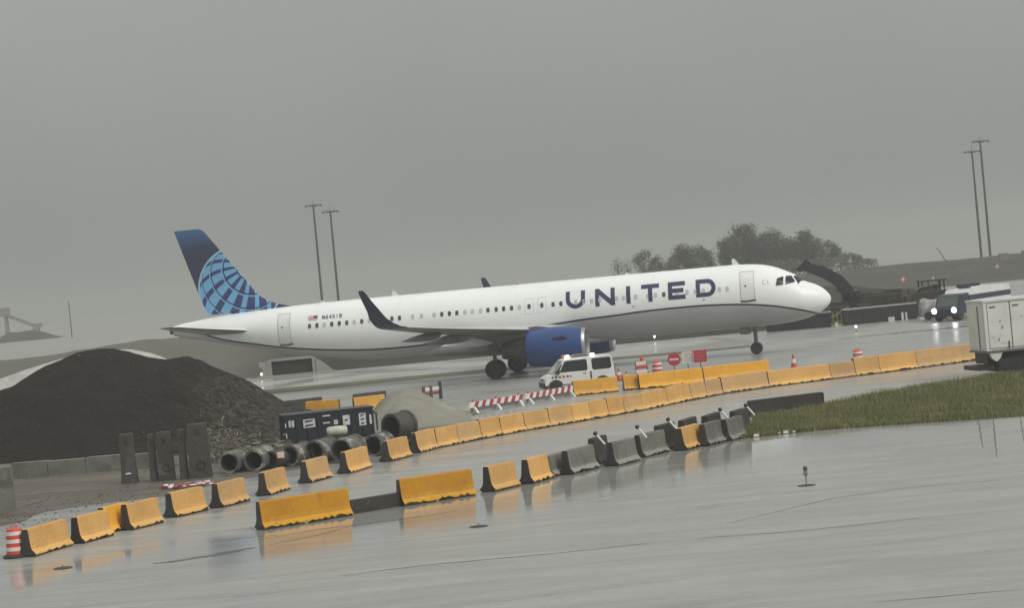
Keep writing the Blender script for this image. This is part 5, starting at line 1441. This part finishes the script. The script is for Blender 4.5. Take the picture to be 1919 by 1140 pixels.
obj('kerb_block', MB().box(-.3, -.05, -.5, -.25, 0, .3), e, mats=M_SWHT)
for k, (x, w_) in enumerate(((30.1, .5), (31.0, .17), (31.3, .14))):
    obj('marker_block', MB().box(-w_ / 2, w_ / 2, -.1, .1, 0, .35 if k == 0 else .62), None, (x, 181.3, 0), .05, mats=M_SHADE, label=(['wide low pale marker block', 'slim pale marker block, left of a pair,', 'slim pale marker block, right of a pair,'][k] + ' before the dark wall'), cat='marker', group='pale marker blocks')
obj('marker_post', MB().prism([(-.14, 0), (.2, 0), (-.05, 1.1), (-.16, 1.1)], -.1, .1), None, (32.55, 181.4, 0), 0, mats=M_DWHT, label='white leaning marker at the right end of the dark wall', cat='marker')
# orange signs on the bank
M_SORG = mat('faded_orange_sign', (.36, .17, .12), (.42, .27, .22), scale=3, rough=.4)
def diamond(x, y, z, s, label):
    e = empty('warning_sign', (x, y, z), 0, label=label, cat='road sign', group='orange signs on the far bank')
    obj('post', MB().tube([(0, .03, -.9), (0, .03, .3)], .04, 6), e, mats=M_POST)
    obj('sign_face', MB().prism([(0, -s), (s * .9, 0), (0, s), (-s * .9, 0)], -.02, .02), e, mats=M_SORG)
    obj('white_patch', MB().prism([(-s * .5, -s * .3), (s * .1, -s * .2), (0, s * .4), (-s * .4, s * .3)], -.03, -.022), e, mats=M_DWHT)
diamond(46.7, 270, 1.42, .42, 'orange and white diamond sign above the dark machines')
diamond(61.2, 285, 1.66, .42, 'faded orange diamond sign on the bank below the right light masts')
diamond(29.45, 205, 3.4, .35, 'orange and white diamond sign beside the curved digger arm')

# ================================================================== FAR THINGS
M_MAST = mat('dark_steel_mast', (.018, .018, .02), (.028, .028, .03), scale=.5, rough=.5)
def mast(x, y, h, z0, label, lamps=4):
    e = empty('light_mast', (x, y, z0), 0, label=label, cat='light mast', group='tall light masts')
    obj('pole', MB().tube([(0, 0, 0), (0, 0, h * .5), (0, 0, h)], [.27, .23, .18], 12), e, mats=M_MAST, smooth=True)
    obj('cross_arm', MB().box(-1.5, 1.6, -.1, .1, h - .12, h + .06), e, mats=M_MAST)
    for k in range(lamps):
        xx = -1.45 + 2.95 * k / (lamps - 1)
        obj('flood_lamp', MB().box(xx - .28, xx + .28, -.3, .3, h + .0, h + .3) if False else MB().prism([(xx - .3, h - .3), (xx + .3, h - .3), (xx + .2, h - .12), (xx - .2, h - .12)], -.25, .25), e, mats=M_MAST)
    obj('spike', MB().tube([(0, 0, h), (0, 0, h + 1.2)], .04, 6), e, mats=M_MAST)
    return e
mast(-37.45, 450, 23.2, 0, 'tall dark light mast left of the airliner, taller of the pair')
mast(-34.2, 450, 21.7, 0, 'tall dark light mast left of the airliner, shorter of the pair')
mast(95.4, 450, 23.7, 0, 'tall dark light mast on the right, taller of the pair')
mast(93.6, 450, 21.8, 0, 'tall dark light mast on the right, shorter of the pair')
e = empty('thin_pole', (-107, 550, 0), 0, label='thin faint pole in the haze above the black earth heap', cat='pole')
obj('pole', MB().tube([(0, 0, 0), (0, 0, 9.2)], [.13, .08], 8), e, mats=M_MAST); obj('pole_head', MB().box(-.12, .12, -.12, .12, 7.6, 8.1), e, mats=M_MAST)

# hazy loading plant at the far left
M_FAR = mat('far_grey_steel', (.20, .20, .195), (.24, .24, .235), scale=.3, rough=.7)
e = empty('loading_plant', (-134.0, 620, 0), 0, label='faint grey conveyor plant in the haze at the left edge', cat='loading plant')
obj('hopper', MB().prism([(-6, 5.2), (-2.4, 5.2), (-2.2, 7.0), (-6, 7.1)], -1.5, 1.5), e, mats=M_FAR)
obj('conveyor', MB().prism([(-3.6, 5.5), (-3.3, 6.1), (2.6, 3.0), (2.9, 2.1)], -.5, .5), e, mats=M_FAR)
obj('support', MB().prism([(-.9, 0), (2.6, 2.4), (3.2, 2.4), (3.4, 0)], -.8, .8), e, mats=M_FAR)
obj('drive_head', MB().box(2.2, 3.8, -.7, .7, 2.3, 3.2), e, mats=M_FAR)
for x in (-5.5, -2.8): obj('leg', MB().box(x - .15, x + .15, -1.2, 1.2, 0, 5.2), e, mats=M_FAR)
e.scale = (1.44, 1.44, 1.3)
mb = MB(); rg_ = []
for j in range(12):
    f = j / 11; rg_.append([(-138 + 20 * i / 39, 585 + 20 * f, max(-.02, (2.5 + .25 * fbm(i * .2, f * 2, 1.0, 3, 1.0)) * math.sin(PI * f) * sstep(0, .35, i / 39) * (1 - sstep(.62, 1.0, i / 39)))) for i in range(40)])
mb.loft(rg_, closed=False); obj('spoil_heap', mb, mats=M_BERM, smooth=True, label='low hazy spoil heap at the foot of the faint conveyor plant', cat='earth heap')

# cabinets on the bank and a leaning bare sapling
for x, w_, h_, lb in ((66.0, 1.1, .7, 'dark cabinet on the bank at the foot of the shorter right mast'), (69.0, 1.0, .8, 'dark cabinet on the bank right of the taller right mast')):
    e = empty('cabinet', (x, 303, 1.7), 0, label=lb, cat='cabinet', group='dark cabinets on the bank')
    obj('cabinet_box', MB().box(-w_ / 2, w_ / 2, -.4, .4, 0, h_ + .5), e, mats=M_FAR); obj('cabinet_roof', MB().box(-w_ / 2 - .06, w_ / 2 + .06, -.46, .46, h_ + .503, h_ + .58), e, mats=M_FAR)
M_BARK = mat('pale_dead_wood', (.26, .25, .23), (.14, .13, .12), scale=1, rough=.8)
e = empty('bare_sapling', (56.2, 285, -.35), 0, label='pale leaning dead sapling with a fork on the right bank', cat='tree')
obj('trunk', MB().tube([(.6, 0, 1.2), (-.6, 0, 2.6), (-1.6, 0, 3.6), (-2.1, 0, 4.6), (-2.5, 0, 5.1)], [.09, .08, .07, .06, .05], 6), e, mats=M_BARK)
obj('branch', MB().tube([(.9, 0, 1.0), (1.4, 0, 1.7), (1.75, 0, 2.6)], [.07, .06, .04], 6), e, mats=M_BARK)

# ------------------------------------------------------------------ trees
M_TRUNK = mat('dark_bark', (.045, .038, .03), (.07, .06, .05), scale=3, rough=.9)
mtl, t, bs = base_mat('dull_green_leaves')
n1 = tex_noise(t, coords(t, 'World'), .45, 4, .6); n2 = tex_noise(t, coords(t, 'World'), 3.0, 3, .6)
c = mixc(t, n1.step(.35, .65), (.085, .09, .066), (.115, .115, .085)); c = mixc(t, n2.step(.4, .7, 0, .5), c, (.03, .036, .02))
t.links.new(c, bs.inputs['Base Color']); bs.inputs['Roughness'].default_value = .7
def tree(x, y, H, w, label, seed, leaves=900, base=.22, group='trees in the far hazy row', name='broadleaf_tree'):
    rn = random.Random(seed)
    e = empty(name, (x, y, 0), rn.uniform(0, 6), label=label, cat='tree', group=group)
    tr = MB(); tr.tube([(0, 0, 0), (rn.gauss(0, .1), rn.gauss(0, .1), H * .4), (rn.gauss(0, .3), rn.gauss(0, .3), H * .9)], [.03 * H, .02 * H, .006 * H], 8)
    t_ = obj('trunk', tr, e, mats=M_TRUNK)
    lb = MB(); tips = []
    for k in range(13):
        z = H * rn.uniform(.18, .85); a = rn.uniform(0, 2 * PI); env = w / 2 * math.sin(PI * min(1, .12 + .85 * (z / H))) ** .8; r_ = env * rn.uniform(.6, 1.05)
        tip = (r_ * math.cos(a), r_ * math.sin(a), min(H, z + H * rn.uniform(.05, .2)))
        lb.tube([(0, 0, z), (tip[0] * .5, tip[1] * .5, z + (tip[2] - z) * .35), tip], [.011 * H, .007 * H, .003 * H], 5); tips.append(tip)
    obj('limbs', lb, t_, mats=M_TRUNK)
    tips.append((0, 0, H * .93)); 
    cr = MB(); cl = []
    for tp in tips:
        for q in range(3): cl.append((tp[0] * rn.uniform(.55, 1.05), tp[1] * rn.uniform(.55, 1.05), max(H * base, tp[2] + rn.gauss(0, .06) * H), rn.uniform(.06, .125) * H))
    for i in range(int(leaves * 4.2)):
        cx, cy, cz, cr_ = rn.choice(cl)
        px, py, pz = cx + rn.gauss(0, cr_ * .78), cy + rn.gauss(0, cr_ * .78), cz + rn.gauss(0, cr_ * .78)
        if pz > H * rn.uniform(.9, 1.12) or pz < .1: continue
        s = rn.uniform(.09, .2) * (H / 8) ** .5
        M_ = Matrix.Translation((px, py, pz)) @ Matrix.Rotation(rn.uniform(0, 6.3), 4, 'Z') @ Matrix.Rotation(rn.uniform(-1.2, 1.2), 4, 'X')
        cr.add([tuple(M_ @ Vector(p)) for p in ((-s, -s * .6, 0), (s, -s * .7, 0), (s * .8, s * .6, .03), (-s * .7, s * .7, 0))], [(0, 1, 2, 3)])
    obj('crown', cr, e, mats=mtl)
    return e
TREES = [(22.9, 7.1, 2.6, 70, 'bare'), (25.0, 6.3, 2.2, 50, 'bare'), (28.6, 8.0, 4.4, 500, 'thin'), (31.4, 6.5, 4.0, 450, 'thin'), (34.0, 5.6, 3.6, 350, 'thin'), (37.1, 8.4, 5.0, 900, 'full'), (39.6, 8.2, 4.8, 850, 'full'), (41.7, 7.2, 3.6, 650, 'full'), (46.4, 9.0, 3.6, 1000, 'full'), (48.7, 11.3, 5.6, 1000, 'tall'), (51.3, 10.9, 4.4, 1300, 'tall'),
         (54.3, 9.2, 4.8, 1200, 'full'), (57.2, 9.7, 4.6, 1200, 'full'), (60.0, 8.1, 4.8, 1100, 'full'), (62.6, 8.9, 4.4, 1100, 'full'), (65.3, 7.2, 4.6, 1000, 'full'), (68.0, 6.4, 5.2, 900, 'full'), (70.4, 5.0, 4.8, 700, 'low'), (72.6, 3.6, 4.2, 450, 'low'), (56, 8.4, 6, 1000, 'full'), (52.6, 8.6, 6, 1000, 'full'), (64, 7.0, 6, 900, 'full'), (47.4, 8.9, 3.4, 700, 'full'), (50.0, 8.8, 3.2, 700, 'full'), (55.6, 8.2, 3.6, 800, 'full'), (58.7, 7.9, 3.4, 800, 'full'), (61.4, 7.5, 3.4, 700, 'full'), (66.8, 6.4, 3.2, 600, 'full'), (35.6, 6.6, 3.4, 350, 'thin')]
KW = {'bare': 'almost bare slim tree', 'thin': 'thin leaved tree', 'full': 'full crowned hazy tree', 'tall': 'tallest hazy tree', 'low': 'low bushy tree'}
ORD2 = ORD + ['twenty-third', 'twenty-fourth', 'twenty-fifth', 'twenty-sixth', 'twenty-seventh', 'twenty-eighth', 'twenty-ninth', 'thirtieth', 'thirty-first']
order = sorted(range(len(TREES)), key=lambda i: TREES[i][0])
for rank, i in enumerate(order):
    x, h, w_, lv, k = TREES[i]
    tree(x, 480 + (8 if i > 18 else 0) + (i * 37 % 7 - 3), h, w_, '%s in the far row, %s from the left' % (KW[k], ORD2[rank]), 40 + i, lv)
# scrub along the foot of the trees and along the horizon
mb = MB(); rn = random.Random(77)
for i in range(13000):
    x = rn.uniform(-2, 76); hmax = (3.0 if x < 26 else 3.4) + .8 * fbm(x, 0, .25, 3, 8.0)
    y = rn.uniform(466, 476); z = hmax * rn.random() ** .7; s = rn.uniform(.1, .25)
    if x > 70: z *= .6
    M_ = Matrix.Translation((x, y, z)) @ Matrix.Rotation(rn.uniform(0, 6.3), 4, 'Z') @ Matrix.Rotation(rn.uniform(-1.2, 1.2), 4, 'X')
    mb.add([tuple(M_ @ Vector(p)) for p in ((-s, -s * .6, 0), (s, -s * .7, 0), (s * .8, s * .6, .03), (-s * .7, s * .7, 0))], [(0, 1, 2, 3)])
obj('undergrowth', mb, mats=mtl, kind='stuff', label='hazy scrub along the foot of the far trees', cat='scrub')

# ================================================================== RAIN HAZE
mh = bpy.data.materials.new('rain_haze'); mh.use_nodes = True
t = mh.node_tree; t.nodes.clear()
mo = t.nodes.new('ShaderNodeOutputMaterial'); pv = t.nodes.new('ShaderNodeVolumePrincipled')
pv.inputs['Color'].default_value = (.60, .615, .60, 1); pv.inputs['Density'].default_value = 0.00085
pv.inputs['Anisotropy'].default_value = 0.2
t.links.new(pv.outputs[0], mo.inputs['Volume'])
obj('haze', MB().box(-2850, 2850, -260, 4950, -1.0, 27.0), mats=mh, kind='stuff', label='thin grey rain haze over the whole airfield', cat='haze')
